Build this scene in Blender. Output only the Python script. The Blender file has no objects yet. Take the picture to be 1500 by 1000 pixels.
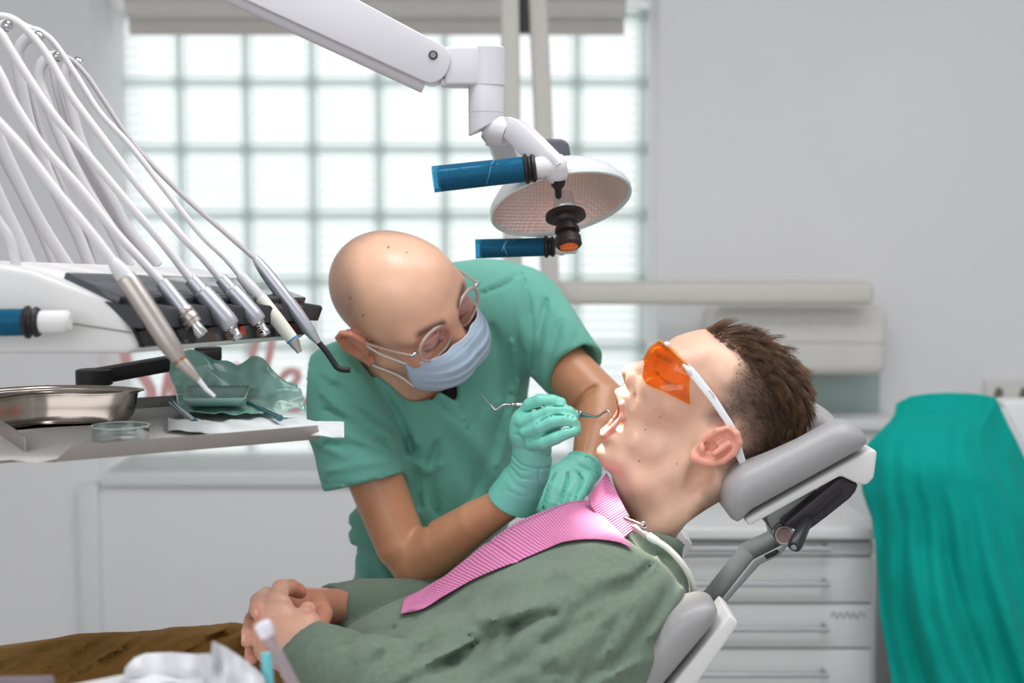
import bpy, bmesh, math, random, copy
import numpy as np
from mathutils import Vector, Matrix, Euler, noise
from mathutils.bvhtree import BVHTree
R = math.radians
C = bpy.context.scene.collection
FPX = 50.0 / 36.0 * 1500.0
CAMZ = 1.48
PITCH = R(4.5)
cp, sp = math.cos(PITCH), math.sin(PITCH)

def P(px, py, Y):
    """the point of the place seen at photo pixel (px, py) at world distance Y"""
    a = (px - 750.0) / FPX; b = (500.0 - py) / FPX
    d = (a, cp + b * sp, -sp + b * cp)
    t = Y / d[1]
    return Vector((a * t, Y, CAMZ + d[2] * t))

def pxm(Y):
    return Y / FPX            # metres per pixel at distance Y

def to_px(X, Y, Z):
    z = Z - CAMZ
    f = Y * cp - z * sp
    u = Y * sp + z * cp
    return 750.0 + FPX * X / f, 500.0 - FPX * u / f

# ------------------------------------------------------------------ materials
def lin(c):
    return tuple((v / 255 / 12.92 if v / 255 <= 0.04045 else ((v / 255 + 0.055) / 1.055) ** 2.4) for v in c)

def mat(name, rgb, rough=0.5, metal=0.0, noise_amt=0.0, noise_scale=40.0, bump=0.0, bump_scale=200.0,
        sss=0.0, sss_rad=(0.012, 0.005, 0.003), trans=0.0, ior=1.45, coat=0.0, sheen=0.0, attr=None, alpha=1.0, spec=0.5):
    m = bpy.data.materials.new(name); m.use_nodes = True
    nt = m.node_tree; b = nt.nodes['Principled BSDF']
    col = lin(rgb) + (1.0,)
    b.inputs['Base Color'].default_value = col
    b.inputs['Roughness'].default_value = rough
    b.inputs['Metallic'].default_value = metal
    b.inputs['IOR'].default_value = ior
    b.inputs['Specular IOR Level'].default_value = spec
    if trans: b.inputs['Transmission Weight'].default_value = trans
    if coat: b.inputs['Coat Weight'].default_value = coat
    if sheen:
        b.inputs['Sheen Weight'].default_value = sheen
        b.inputs['Sheen Roughness'].default_value = 0.5
    if sss:
        b.inputs['Subsurface Weight'].default_value = sss
        b.inputs['Subsurface Radius'].default_value = (1, sss_rad[1] / sss_rad[0], sss_rad[2] / sss_rad[0])
        b.inputs['Subsurface Scale'].default_value = sss_rad[0]
    if alpha < 1: b.inputs['Alpha'].default_value = alpha
    tc = nt.nodes.new('ShaderNodeTexCoord')
    src = None
    if attr:
        a = nt.nodes.new('ShaderNodeAttribute'); a.attribute_name = attr
        src = a.outputs['Color']
    if noise_amt:
        n = nt.nodes.new('ShaderNodeTexNoise'); n.inputs['Scale'].default_value = noise_scale
        n.inputs['Detail'].default_value = 4
        nt.links.new(tc.outputs['Object'], n.inputs['Vector'])
        mr = nt.nodes.new('ShaderNodeMapRange')
        mr.inputs['From Min'].default_value = 0.3; mr.inputs['From Max'].default_value = 0.7
        mr.inputs['To Min'].default_value = 1 - noise_amt; mr.inputs['To Max'].default_value = 1 + noise_amt
        nt.links.new(n.outputs['Fac'], mr.inputs['Value'])
        mx = nt.nodes.new('ShaderNodeVectorMath'); mx.operation = 'SCALE'
        if src is not None: nt.links.new(src, mx.inputs[0])
        else: mx.inputs[0].default_value = col[:3]
        nt.links.new(mr.outputs['Result'], mx.inputs['Scale'])
        src = mx.outputs['Vector']
    if src is not None:
        nt.links.new(src, b.inputs['Base Color'])
    if bump:
        n2 = nt.nodes.new('ShaderNodeTexNoise'); n2.inputs['Scale'].default_value = bump_scale
        n2.inputs['Detail'].default_value = 3
        nt.links.new(tc.outputs['Object'], n2.inputs['Vector'])
        bp = nt.nodes.new('ShaderNodeBump'); bp.inputs['Strength'].default_value = bump
        bp.inputs['Distance'].default_value = 0.002
        nt.links.new(n2.outputs['Fac'], bp.inputs['Height'])
        nt.links.new(bp.outputs['Normal'], b.inputs['Normal'])
    return m

# ------------------------------------------------------------------ objects
def tag(o, label=None, cat=None, group=None, kind=None):
    if label: o['label'] = label
    if cat: o['category'] = cat
    if group: o['group'] = group
    if kind: o['kind'] = kind
    return o

def empty(name, label, cat, loc=(0, 0, 0), group=None):
    o = bpy.data.objects.new(name, None); C.objects.link(o)
    o.location = loc; o.empty_display_size = 0.02
    tag(o, label, cat, group)
    return o

def link_mesh(name, me, m, parent=None, smooth=True):
    o = bpy.data.objects.new(name, me); C.objects.link(o)
    if m is not None: me.materials.append(m)
    if smooth and len(me.polygons): me.polygons.foreach_set('use_smooth', [True] * len(me.polygons))
    if parent is not None:
        o.parent = parent
        # world-coordinate meshes: cancel the root's own placement
        o.matrix_parent_inverse = Matrix.Translation(-Vector(parent_loc(parent)))
    return o

def parent_loc(p):
    return Vector(p.location) if p.parent is None else Vector((0, 0, 0))

def from_bm(name, bm, m, parent=None, smooth=True, autosmooth=None):
    bmesh.ops.recalc_face_normals(bm, faces=bm.faces[:])
    me = bpy.data.meshes.new(name); bm.to_mesh(me); bm.free()
    o = link_mesh(name, me, m, parent, smooth)
    if autosmooth is not None:
        sharpen(me, autosmooth)
    return o

def sharpen(me, deg):
    bm = bmesh.new(); bm.from_mesh(me)
    for e in bm.edges:
        if len(e.link_faces) == 2 and e.calc_face_angle(0) > R(deg): e.smooth = False
    bm.to_mesh(me); bm.free()

def add_box(bm, lo, hi, bevel=0.0, seg=2, M=None):
    r = bmesh.ops.create_cube(bm, size=1.0)
    vs = r['verts']
    lo = Vector(lo); hi = Vector(hi); c = (lo + hi) / 2; s = hi - lo
    for v in vs: v.co = Vector((v.co.x * s.x, v.co.y * s.y, v.co.z * s.z)) + c
    if bevel:
        es = list({e for v in vs for e in v.link_edges})
        rb = bmesh.ops.bevel(bm, geom=es, offset=bevel, segments=seg, affect='EDGES', profile=0.5)
        vs = list({v for f in rb['faces'] for v in f.verts} | {v for v in vs if v.is_valid})
    if M is not None:
        for v in vs: v.co = M @ v.co
    return vs

def frame_from(d, up=(0, 0, 1)):
    d = Vector(d).normalized(); up = Vector(up)
    if abs(d.dot(up)) > 0.98: up = Vector((0, 1, 0))
    x = up.cross(d).normalized(); y = d.cross(x)
    return x, y, d

def add_tube(bm, pts, rad, n=12, cap=True, flat=1.0, up=(0, 0, 1), close=False):
    """sweep a circle along points; rad is a number or list"""
    pts = [Vector(p) for p in pts]
    rads = rad if isinstance(rad, (list, tuple)) else [rad] * len(pts)
    rings = []
    x = None
    L = len(pts)
    for i, p in enumerate(pts):
        if close: d = pts[(i + 1) % L] - pts[i - 1]
        else: d = pts[min(i + 1, L - 1)] - pts[max(i - 1, 0)]
        if d.length < 1e-9: d = Vector((0, 0, 1))
        d.normalize()
        if x is None:
            x, y, _ = frame_from(d, up)
        else:
            x = (x - d * x.dot(d)).normalized(); y = d.cross(x)
        rings.append([bm.verts.new(p + (x * math.cos(2 * math.pi * k / n) + y * math.sin(2 * math.pi * k / n) * flat) * rads[i]) for k in range(n)])
    m = L if close else L - 1
    for i in range(m):
        a, b = rings[i], rings[(i + 1) % L]
        for k in range(n):
            bm.faces.new((a[k], a[(k + 1) % n], b[(k + 1) % n], b[k]))
    if cap and not close:
        bm.faces.new(list(reversed(rings[0]))); bm.faces.new(rings[-1])
    return rings

def add_lathe(bm, a, b, prof, n=24, cap=True):
    """prof: list of (t along a->b 0..1 or metres if >1 not used, radius)"""
    a = Vector(a); b = Vector(b); d = b - a
    x, y, _ = frame_from(d)
    rings = []
    for t, r in prof:
        c = a + d * t
        rings.append([bm.verts.new(c + (x * math.cos(2 * math.pi * k / n) + y * math.sin(2 * math.pi * k / n)) * max(r, 1e-5)) for k in range(n)])
    for i in range(len(rings) - 1):
        p, q = rings[i], rings[i + 1]
        for k in range(n): bm.faces.new((p[k], p[(k + 1) % n], q[(k + 1) % n], q[k]))
    if cap:
        bm.faces.new(list(reversed(rings[0]))); bm.faces.new(rings[-1])

def lathe(name, a, b, prof, m, parent=None, n=24, auto=40, cap=True):
    bm = bmesh.new(); add_lathe(bm, a, b, prof, n, cap)
    return from_bm(name, bm, m, parent, True, auto)

def tube(name, pts, rad, m, parent=None, n=12, **k):
    bm = bmesh.new(); add_tube(bm, pts, rad, n, **k)
    return from_bm(name, bm, m, parent, True, 50)

def box(name, lo, hi, m, parent=None, bevel=0.0, seg=2, M=None):
    bm = bmesh.new(); add_box(bm, lo, hi, bevel, seg, M)
    return from_bm(name, bm, m, parent, True, 35)

def prism(name, front, back, m, parent=None, bevel=0.0, seg=3, auto=35):
    """solid between two matching polygons"""
    bm = bmesh.new()
    f = [bm.verts.new(p) for p in front]; b = [bm.verts.new(p) for p in back]
    n = len(f)
    bm.faces.new(f); bm.faces.new(list(reversed(b)))
    for i in range(n): bm.faces.new((f[i], b[i], b[(i + 1) % n], f[(i + 1) % n]))
    if bevel:
        bmesh.ops.recalc_face_normals(bm, faces=bm.faces[:])
        bmesh.ops.bevel(bm, geom=bm.edges[:], offset=bevel, segments=seg, affect='EDGES', profile=0.5, clamp_overlap=True)
    return from_bm(name, bm, m, parent, True, auto)

def catmull(pts, sub=6, closed=False):
    pts = [np.array(p, float) for p in pts]
    out = []; L = len(pts)
    rng = L if closed else L - 1
    for i in range(rng):
        if closed: p0, p1, p2, p3 = pts[i - 1], pts[i], pts[(i + 1) % L], pts[(i + 2) % L]
        else:
            p1, p2 = pts[i], pts[i + 1]
            p0 = pts[i - 1] if i > 0 else 2 * p1 - p2
            p3 = pts[i + 2] if i + 2 < L else 2 * p2 - p1
        for k in range(sub):
            t = k / sub
            out.append(0.5 * ((2 * p1) + (-p0 + p2) * t + (2 * p0 - 5 * p1 + 4 * p2 - p3) * t * t + (-p0 + 3 * p1 - 3 * p2 + p3) * t ** 3))
    if not closed: out.append(pts[-1])
    return out

def grid_mesh(name, fn, nu, nv, m, parent=None, thick=0.0, uv=True, offset=0.0):
    """sheet from fn(u, v) -> point, with UVs; optional thickness"""
    verts = [tuple(fn(i / nu, j / nv)) for j in range(nv + 1) for i in range(nu + 1)]
    faces = []
    for j in range(nv):
        for i in range(nu):
            a = j * (nu + 1) + i
            faces.append((a, a + 1, a + nu + 2, a + nu + 1))
    me = bpy.data.meshes.new(name); me.from_pydata(verts, [], faces)
    if uv:
        l = me.uv_layers.new(name='UVMap')
        for poly in me.polygons:
            for li in poly.loop_indices:
                vi = me.loops[li].vertex_index
                l.data[li].uv = ((vi % (nu + 1)) / nu, (vi // (nu + 1)) / nv)
    o = link_mesh(name, me, m, parent)
    if thick:
        s = o.modifiers.new('thickness', 'SOLIDIFY'); s.thickness = thick; s.offset = offset
    return o

# ------------------------------------------------------------------ distance fields
class Field:
    def __init__(s, lo, hi, h):
        s.lo = np.array(lo, np.float32); s.h = h
        s.n = np.ceil((np.array(hi) - np.array(lo)) / h).astype(int) + 1
        ax = [s.lo[i] + h * np.arange(s.n[i], dtype=np.float32) for i in range(3)]
        s.X = ax[0][:, None, None]; s.Y = ax[1][None, :, None]; s.Z = ax[2][None, None, :]
        s.F = np.full(s.n, 9.0, np.float32)
        s._uv = None
    def sl(s, lo, hi):
        a = np.clip(np.floor((np.array(lo) - s.lo) / s.h).astype(int), 0, s.n)
        b = np.clip(np.ceil((np.array(hi) - s.lo) / s.h).astype(int) + 1, 0, s.n)
        return tuple(slice(int(a[i]), int(b[i])) for i in range(3))
    def sub(s, sl):
        return s.X[sl[0]], s.Y[:, sl[1]], s.Z[:, :, sl[2]]
    def px(s):
        if s._uv is None:
            X, Y, Z = np.broadcast_arrays(s.X, s.Y, s.Z)
            s._uv = to_px(X, Y, Z)
        return s._uv
    def comb(s, sl, d, k, op):
        if d.size == 0: return
        F = s.F[sl]
        if op == 'u':
            hh = np.maximum(k - np.abs(F - d), 0) / max(k, 1e-6)
            s.F[sl] = np.minimum(F, d) - hh * hh * k * 0.25
        else:
            d = -d
            hh = np.maximum(k - np.abs(F - d), 0) / max(k, 1e-6)
            s.F[sl] = np.maximum(F, d) + hh * hh * k * 0.25
    def ell(s, c, r, rot=None, k=0.01, op='u'):
        c = np.array(c, float); r = np.array(r, float)
        m = r.max() + k + 3 * s.h
        sl = s.sl(c - m, c + m); X, Y, Z = s.sub(sl)
        x, y, z = X - c[0], Y - c[1], Z - c[2]
        if rot is not None:
            A = np.array(rot)          # rows: local axes in world
            x, y, z = (A[0][0] * x + A[0][1] * y + A[0][2] * z, A[1][0] * x + A[1][1] * y + A[1][2] * z, A[2][0] * x + A[2][1] * y + A[2][2] * z)
        k0 = np.sqrt((x / r[0]) ** 2 + (y / r[1]) ** 2 + (z / r[2]) ** 2)
        k1 = np.sqrt((x / r[0] ** 2) ** 2 + (y / r[1] ** 2) ** 2 + (z / r[2] ** 2) ** 2)
        d = k0 * (k0 - 1) / np.maximum(k1, 1e-6)
        s.comb(sl, d.astype(np.float32), k, op)
    def cone(s, a, b, ra, rb, k=0.01, op='u', flat=None):
        """tapered capsule; flat=(axis vector, factor) squashes it along a direction"""
        a = np.array(a, float); b = np.array(b, float)
        m = max(ra, rb) + k + 3 * s.h
        lo = np.minimum(a, b) - m; hi = np.maximum(a, b) + m
        sl = s.sl(lo, hi); X, Y, Z = s.sub(sl)
        ab = b - a; L2 = max((ab * ab).sum(), 1e-12)
        x, y, z = X - a[0], Y - a[1], Z - a[2]
        t = np.clip((x * ab[0] + y * ab[1] + z * ab[2]) / L2, 0, 1)
        x, y, z = x - t * ab[0], y - t * ab[1], z - t * ab[2]
        if flat is not None:
            ax = np.array(flat[0], float); ax /= np.linalg.norm(ax)
            q = (x * ax[0] + y * ax[1] + z * ax[2]) * (1 / flat[1] - 1)
            x, y, z = x + q * ax[0], y + q * ax[1], z + q * ax[2]
        d = np.sqrt(x * x + y * y + z * z) - (ra + (rb - ra) * t)
        s.comb(sl, d.astype(np.float32), k, op)
    def chain(s, pts, k=0.01, op='u', flat=None):
        """pts: list of (point, radius); built apart so its own joints blend tightly, then joined with k"""
        m = max(r for _, r in pts) + k + 4 * s.h
        A = np.array([list(p) for p, _ in pts])
        sl = s.sl(A.min(0) - m, A.max(0) + m)
        keep = s.F; s.F = np.full(keep.shape, 9.0, np.float32)
        for (a, ra), (b, rb) in zip(pts[:-1], pts[1:]): s.cone(a, b, ra, rb, min(k, .0015), 'u', flat)
        d = s.F[sl]; s.F = keep
        s.comb(sl, d, k, op)
    def plane(s, p, n, k=0.004):
        """keep the side the normal points away from"""
        n = np.array(n, float); n /= np.linalg.norm(n)
        d = (s.X - p[0]) * n[0] + (s.Y - p[1]) * n[1] + (s.Z - p[2]) * n[2]
        hh = np.maximum(k - np.abs(s.F - d), 0) / k
        s.F = (np.maximum(s.F, d) + hh * hh * k * 0.25).astype(np.float32)
    def crease(s, pts, w, amp, ymax=None):
        """fold pressed into (amp>0) or raised from (amp<0) the surface along a traced line; w in pixels"""
        U, V = s.px()
        pts = catmull(pts, 4) if len(pts) > 2 else [np.array(p, float) for p in pts]
        best = np.full(s.F.shape, 1e9, np.float32); N = len(pts) - 1
        for i in range(N):
            a, b = pts[i], pts[i + 1]; ab = b - a; L2 = max((ab * ab).sum(), 1e-9)
            t = np.clip(((U - a[0]) * ab[0] + (V - a[1]) * ab[1]) / L2, 0, 1)
            dx = U - a[0] - t * ab[0]; dy = V - a[1] - t * ab[1]
            taper = min(1, 0.35 + 2.6 * min(i + 0.5, N - i - 0.5) / N) if N > 2 else 1
            best = np.minimum(best, (dx * dx + dy * dy) / (taper * taper))
        g = amp * np.exp(-best / (w * w))
        if ymax is not None: g = g * (1 / (1 + np.exp((s.Y - ymax) / 0.008)))
        s.F = (s.F + g).astype(np.float32)

def perlin2(x, y, seed):
    rg = np.random.default_rng(seed); N = 64
    ang = rg.random((N, N)) * 2 * math.pi; gxx, gyy = np.cos(ang), np.sin(ang)
    xi = np.floor(x).astype(int); yi = np.floor(y).astype(int); xf = x - xi; yf = y - yi
    fu = xf ** 3 * (xf * (xf * 6 - 15) + 10); fv = yf ** 3 * (yf * (yf * 6 - 15) + 10)
    def g(i, j):
        a, b = (xi + i) % N, (yi + j) % N
        return gxx[a, b] * (xf - i) + gyy[a, b] * (yf - j)
    return (g(0, 0) * (1 - fu) + g(1, 0) * fu) * (1 - fv) + (g(0, 1) * (1 - fu) + g(1, 1) * fu) * fv

def cloth_folds(fd, ang, wl, ln, amp, seed, ymax, mask=None):
    """soft folds of hanging cloth: ridges about wl pixels apart and ln long, running at ang degrees in the photo"""
    U, V = fd.px()
    c, s_ = math.cos(R(ang)), math.sin(R(ang))
    x = (U * c + V * s_) / ln; y = (-U * s_ + V * c) / wl
    n = perlin2(x + .35 * perlin2(x * .7 + 9.1, y * .5, seed + 5), y + .5 * perlin2(x * .8, y * .6, seed + 7), seed)
    r = 1 - np.minimum(np.abs(n) * 2.6, 1); r = r * r * (3 - 2 * r)
    g = amp * (r - .35)
    if mask is not None: g = g * mask(U, V)
    g = g / (1 + np.exp((fd.Y - ymax) / .02))
    fd.F = (fd.F - g).astype(np.float32)

def surface_nets(fd, keep_normals=False):
    F = fd.F
    nx, ny, nz = F.shape
    neg = F < 0
    cnt = np.zeros((nx - 1, ny - 1, nz - 1), np.int8)
    for i in (0, 1):
        for j in (0, 1):
            for k in (0, 1):
                cnt += neg[i:nx - 1 + i, j:ny - 1 + j, k:nz - 1 + k]
    act = (cnt > 0) & (cnt < 8)
    I = np.argwhere(act)
    idx = np.full(act.shape, -1, np.int64); idx[act] = np.arange(len(I))
    cs = [(i, j, k) for i in (0, 1) for j in (0, 1) for k in (0, 1)]
    val = {c: F[I[:, 0] + c[0], I[:, 1] + c[1], I[:, 2] + c[2]].astype(np.float64) for c in cs}
    acc = np.zeros((len(I), 3)); num = np.zeros(len(I))
    for a in cs:
        for ax in range(3):
            if a[ax] == 0:
                b = list(a); b[ax] = 1; b = tuple(b)
                va, vb = val[a], val[b]
                m = (va < 0) != (vb < 0)
                t = np.where(m, va / np.where(np.abs(va - vb) < 1e-12, 1, va - vb), 0)
                p = np.tile(np.array(a, float), (len(I), 1)); p[:, ax] += t
                acc[m] += p[m]; num[m] += 1
    V = fd.lo + fd.h * (I + acc / np.maximum(num, 1)[:, None])
    quads = []
    for ax in range(3):
        u, v = (ax + 1) % 3, (ax + 2) % 3
        sh = [slice(None)] * 3
        s0 = [slice(1, n - 1) for n in F.shape]; s0[ax] = slice(0, F.shape[ax] - 1)
        s1 = list(s0); s1[ax] = slice(1, F.shape[ax])
        n0 = neg[tuple(s0)]; n1 = neg[tuple(s1)]
        for flip in (False, True):
            e = np.argwhere((n0 & ~n1) if not flip else (~n0 & n1))
            if len(e) == 0: continue
            e = e + np.array([0 if q == ax else 1 for q in range(3)])
            def cell(du, dv):
                q = e.copy(); q[:, u] += du; q[:, v] += dv
                return idx[q[:, 0], q[:, 1], q[:, 2]]
            a, b, c, d = cell(-1, -1), cell(0, -1), cell(0, 0), cell(-1, 0)
            quads.append(np.stack([a, b, c, d] if not flip else [a, d, c, b], 1))
    Q = np.concatenate(quads)
    Q = Q[(Q >= 0).all(1)]
    return V, Q

def smooth_mesh(V, Q, it=2, lam=0.5, mu=-0.52):
    E = np.concatenate([Q[:, [0, 1]], Q[:, [1, 2]], Q[:, [2, 3]], Q[:, [3, 0]]])
    n = len(V)
    deg = np.bincount(E[:, 0], minlength=n) + np.bincount(E[:, 1], minlength=n)
    for _ in range(it):
        for w in (lam, mu):
            if w == 0: continue
            S = np.zeros_like(V)
            for ax in range(3):
                S[:, ax] = np.bincount(E[:, 0], V[E[:, 1], ax], n) + np.bincount(E[:, 1], V[E[:, 0], ax], n)
            V = V + w * (S / np.maximum(deg, 1)[:, None] - V)
    return V

def drop_islands(V, Q):
    """keep the largest connected piece only: a body is one continuous surface"""
    n = len(V); lab = np.arange(n)
    E = np.concatenate([Q[:, [0, 1]], Q[:, [1, 2]], Q[:, [2, 3]]])
    while True:
        m = np.minimum(lab[E[:, 0]], lab[E[:, 1]])
        new = lab.copy()
        np.minimum.at(new, E[:, 0], m); np.minimum.at(new, E[:, 1], m)
        new = new[new]
        if (new == lab).all(): break
        lab = new
    c = np.bincount(lab, minlength=n); keep = lab == c.argmax()
    mp = np.cumsum(keep) - 1
    return V[keep], mp[Q[keep[Q[:, 0]]]]

def field_mesh(name, fd, m, parent=None, smooth=2, lam=0.5, mu=-0.52, color=None, one=True):
    V, Q = surface_nets(fd)
    if one: V, Q = drop_islands(V, Q)
    if smooth: V = smooth_mesh(V, Q, smooth, lam, mu)
    me = mesh_arrays(name, V, Q)
    if color is not None:
        set_color(me, color(V))
    o = link_mesh(name, me, m, parent)
    return o, V, Q

def mesh_arrays(name, V, Q):
    me = bpy.data.meshes.new(name)
    me.vertices.add(len(V)); me.vertices.foreach_set('co', np.asarray(V, np.float32).ravel())
    k = Q.shape[1]
    me.loops.add(Q.size); me.loops.foreach_set('vertex_index', np.asarray(Q, np.int32).ravel())
    me.polygons.add(len(Q)); me.polygons.foreach_set('loop_start', np.arange(0, Q.size, k, dtype=np.int32))
    me.update(calc_edges=True); me.validate()
    return me

def set_color(me, rgb):
    a = me.color_attributes.new('Col', 'FLOAT_COLOR', 'POINT')
    buf = np.ones((len(rgb), 4), np.float32); buf[:, :3] = rgb
    a.data.foreach_set('color', buf.ravel())

def poly_sdf(poly, px, pz):
    """signed distance to a closed polygon, negative inside; px, pz arrays"""
    poly = np.array(poly, float); d = np.full(px.shape, 1e9); inside = np.zeros(px.shape, bool)
    n = len(poly)
    for i in range(n):
        a, b = poly[i], poly[(i + 1) % n]; ab = b - a
        t = np.clip(((px - a[0]) * ab[0] + (pz - a[1]) * ab[1]) / max((ab * ab).sum(), 1e-12), 0, 1)
        d = np.minimum(d, (px - a[0] - t * ab[0]) ** 2 + (pz - a[1] - t * ab[1]) ** 2)
        c = (a[1] > pz) != (b[1] > pz)
        with np.errstate(divide='ignore', invalid='ignore'):
            xi = (b[0] - a[0]) * (pz - a[1]) / (b[1] - a[1]) + a[0]
        inside ^= c & (px < xi)
    d = np.sqrt(d)
    return np.where(inside, -d, d)

def blur2(a, n):
    for _ in range(n):
        p = np.pad(a, 1, mode='edge')
        a = (p[1:-1, 1:-1] * 4 + p[:-2, 1:-1] * 2 + p[2:, 1:-1] * 2 + p[1:-1, :-2] * 2 + p[1:-1, 2:] * 2 + p[:-2, :-2] + p[2:, 2:] + p[:-2, 2:] + p[2:, :-2]) / 16
    return a

def smoothstep(a, b, x):
    t = np.clip((x - a) / (b - a), 0, 1); return t * t * (3 - 2 * t)

def mixc(a, b, t):
    t = np.asarray(t)[:, None]
    return np.asarray(a) * (1 - t) + np.asarray(b) * t
# ================================================================== camera, light, render settings
cam_d = bpy.data.cameras.new('camera'); cam = bpy.data.objects.new('camera', cam_d); C.objects.link(cam)
cam.location = (0, 0, CAMZ); cam.rotation_euler = (math.pi / 2 - PITCH, 0, 0)
cam_d.lens = 50; cam_d.sensor_width = 36; cam_d.clip_start = 0.05
cam_d.dof.use_dof = True; cam_d.dof.focus_distance = 1.68; cam_d.dof.aperture_fstop = 4.0
bpy.context.scene.camera = cam
sc = bpy.context.scene
sc.view_settings.view_transform = 'Standard'; sc.view_settings.look = 'None'
sc.view_settings.gamma = 1.0; sc.view_settings.exposure = 0.0
sc.cycles.use_denoising = True
sc.cycles.max_bounces = 8; sc.cycles.transparent_max_bounces = 12
sc.cycles.sample_clamp_indirect = 6.0
sc.cycles.caustics_refractive = False; sc.cycles.caustics_reflective = False

W = bpy.data.worlds.new('daylight'); sc.world = W; W.use_nodes = True
wn = W.node_tree; bg = wn.nodes['Background']
bg.inputs['Color'].default_value = lin((240, 243, 246)) + (1,); bg.inputs['Strength'].default_value = 0.68

def area(name, loc, rot, sx, sy, power, col=(250, 251, 255)):
    l = bpy.data.lights.new(name, 'AREA'); l.shape = 'RECTANGLE'; l.size = sx; l.size_y = sy; l.energy = power
    l.color = lin(col)
    o = bpy.data.objects.new(name, l); C.objects.link(o); o.location = loc; o.rotation_euler = rot
    return o
area('overhead_light', (0.60, 1.5, 2.72), (0, 0, 0), 1.2, 1.2, 22)
area('overhead_light', (-0.42, 1.42, 2.72), (0, 0, 0), 0.5, 0.5, 10)  # unseen, added and placed for the highlight on the bald scalp
area('overhead_light', (1.5, 2.9, 2.72), (0, 0, 0), 0.8, 0.8, 2)
area('camera_side_fill', (-0.9, -0.9, 2.1), (R(72), 0, R(-18)), 2.4, 1.6, 22)  # unseen fill light, added behind the camera to brighten walls and figures
# daylight on the outside of the glass blocks
area('outdoor_daylight', (-0.4, 5.9, 2.3), (R(-75), 0, 0), 4.0, 3.0, 68, (255, 254, 254))

# ================================================================== the room
M_wall = mat('painted_wall', (238, 237, 238), 0.8, noise_amt=0.012, noise_scale=3, bump=0.05, bump_scale=400)
M_ceil = mat('white_ceiling', (235, 235, 233), 0.9, noise_amt=0.01)
M_floor = mat('grey_vinyl_floor', (196, 194, 190), 0.45, noise_amt=0.05, noise_scale=30)
M_trim = mat('white_trim', (228, 231, 231), 0.5, noise_amt=0.01)

def structure(o): o['kind'] = 'structure'; return o
WY, GY = 4.0, 4.35                       # wall face and glass plane
wx0, wx1 = P(137, 300, WY).x, P(964, 300, WY).x
gz_top = P(460, 122, GY).z + 0.2
wz1 = P(500, -30, WY).z
sill_z = P(300, 690, WY).z
bm = bmesh.new()
add_box(bm, (-3.2, WY, 0), (wx0, GY + 0.1, 2.75))
add_box(bm, (wx1, WY, 0), (3.2, GY + 0.1, 2.75))
add_box(bm, (wx0, WY, wz1), (wx1, GY + 0.1, 2.75))
add_box(bm, (wx0, WY, 0), (wx1, GY + 0.1, sill_z))
structure(from_bm('wall_back', bm, M_wall, None, False))
structure(box('floor', (-3.2, -0.6, -0.05), (3.2, 4.45, 0), M_floor))
structure(box('ceiling', (-3.2, 0.2, 2.75), (3.2, 4.45, 2.8), M_ceil))
structure(box('wall_left', (-3.25, 0.2, 0), (-3.2, 4.45, 2.75), M_wall))
structure(box('wall_right', (3.2, 0.2, 0), (3.25, 4.45, 2.75), M_wall))
# ledge below the window and the column edge left of it
structure(box('trim_1', (P(150, 690, 3.98).x, 3.95, sill_z - 0.035), (wx1 + .02, 4.3, sill_z), M_trim, None, 0.006))
structure(box('trim_2', (P(112, 700, 3.97).x, 3.96, 0.0), (P(146, 700, 3.97).x, WY + .01, sill_z - 0.03), M_trim, None, 0.012))
structure(box('trim_3', (P(146, 760, 3.98).x, 3.975, 0.0), (wx1, WY + .01, P(300, 712, 3.98).z), M_wall, None, 0.008))

# ---- glass block window
M_glass = bpy.data.materials.new('ribbed_glass_block'); M_glass.use_nodes = True
nt = M_glass.node_tree; nt.nodes.clear()
out = nt.nodes.new('ShaderNodeOutputMaterial')
tr = nt.nodes.new('ShaderNodeBsdfTranslucent'); tr.inputs['Color'].default_value = lin((248, 250, 250)) + (1,)
gl = nt.nodes.new('ShaderNodeBsdfGlossy'); gl.inputs['Roughness'].default_value = 0.2
gl.inputs['Color'].default_value = lin((205, 225, 222)) + (1,)
mx = nt.nodes.new('ShaderNodeMixShader'); mx.inputs[0].default_value = 0.07
tc = nt.nodes.new('ShaderNodeTexCoord')
wv = nt.nodes.new('ShaderNodeTexWave'); wv.bands_direction = 'Z'; wv.inputs['Scale'].default_value = 11.0
wv.inputs['Distortion'].default_value = 0.35; wv.inputs['Detail Scale'].default_value = 2.0
wx = nt.nodes.new('ShaderNodeTexWave'); wx.bands_direction = 'X'; wx.inputs['Scale'].default_value = 13.0
nt.links.new(tc.outputs['Object'], wv.inputs['Vector']); nt.links.new(tc.outputs['Object'], wx.inputs['Vector'])
ad = nt.nodes.new('ShaderNodeMath'); ad.operation = 'MULTIPLY_ADD'; ad.inputs[1].default_value = 0.35
nt.links.new(wx.outputs['Fac'], ad.inputs[0]); nt.links.new(wv.outputs['Fac'], ad.inputs[2])
# glass tone is slightly darker and greener between the ribs
cr = nt.nodes.new('ShaderNodeMapRange'); cr.inputs['From Max'].default_value = 1.35
nt.links.new(ad.outputs[0], cr.inputs['Value'])
mc = nt.nodes.new('ShaderNodeMix'); mc.data_type = 'RGBA'
mc.inputs['A'].default_value = lin((230, 235, 234)) + (1,); mc.inputs['B'].default_value = lin((249, 250, 250)) + (1,)
nt.links.new(cr.outputs['Result'], mc.inputs['Factor'])
nt.links.new(mc.outputs['Result'], tr.inputs['Color'])
bp = nt.nodes.new('ShaderNodeBump'); bp.inputs['Strength'].default_value = 0.5; bp.inputs['Distance'].default_value = 0.006
nt.links.new(ad.outputs[0], bp.inputs['Height']); nt.links.new(bp.outputs['Normal'], gl.inputs['Normal'])
nt.links.new(tr.outputs[0], mx.inputs[1]); nt.links.new(gl.outputs[0], mx.inputs[2]); nt.links.new(mx.outputs[0], out.inputs['Surface'])

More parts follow.
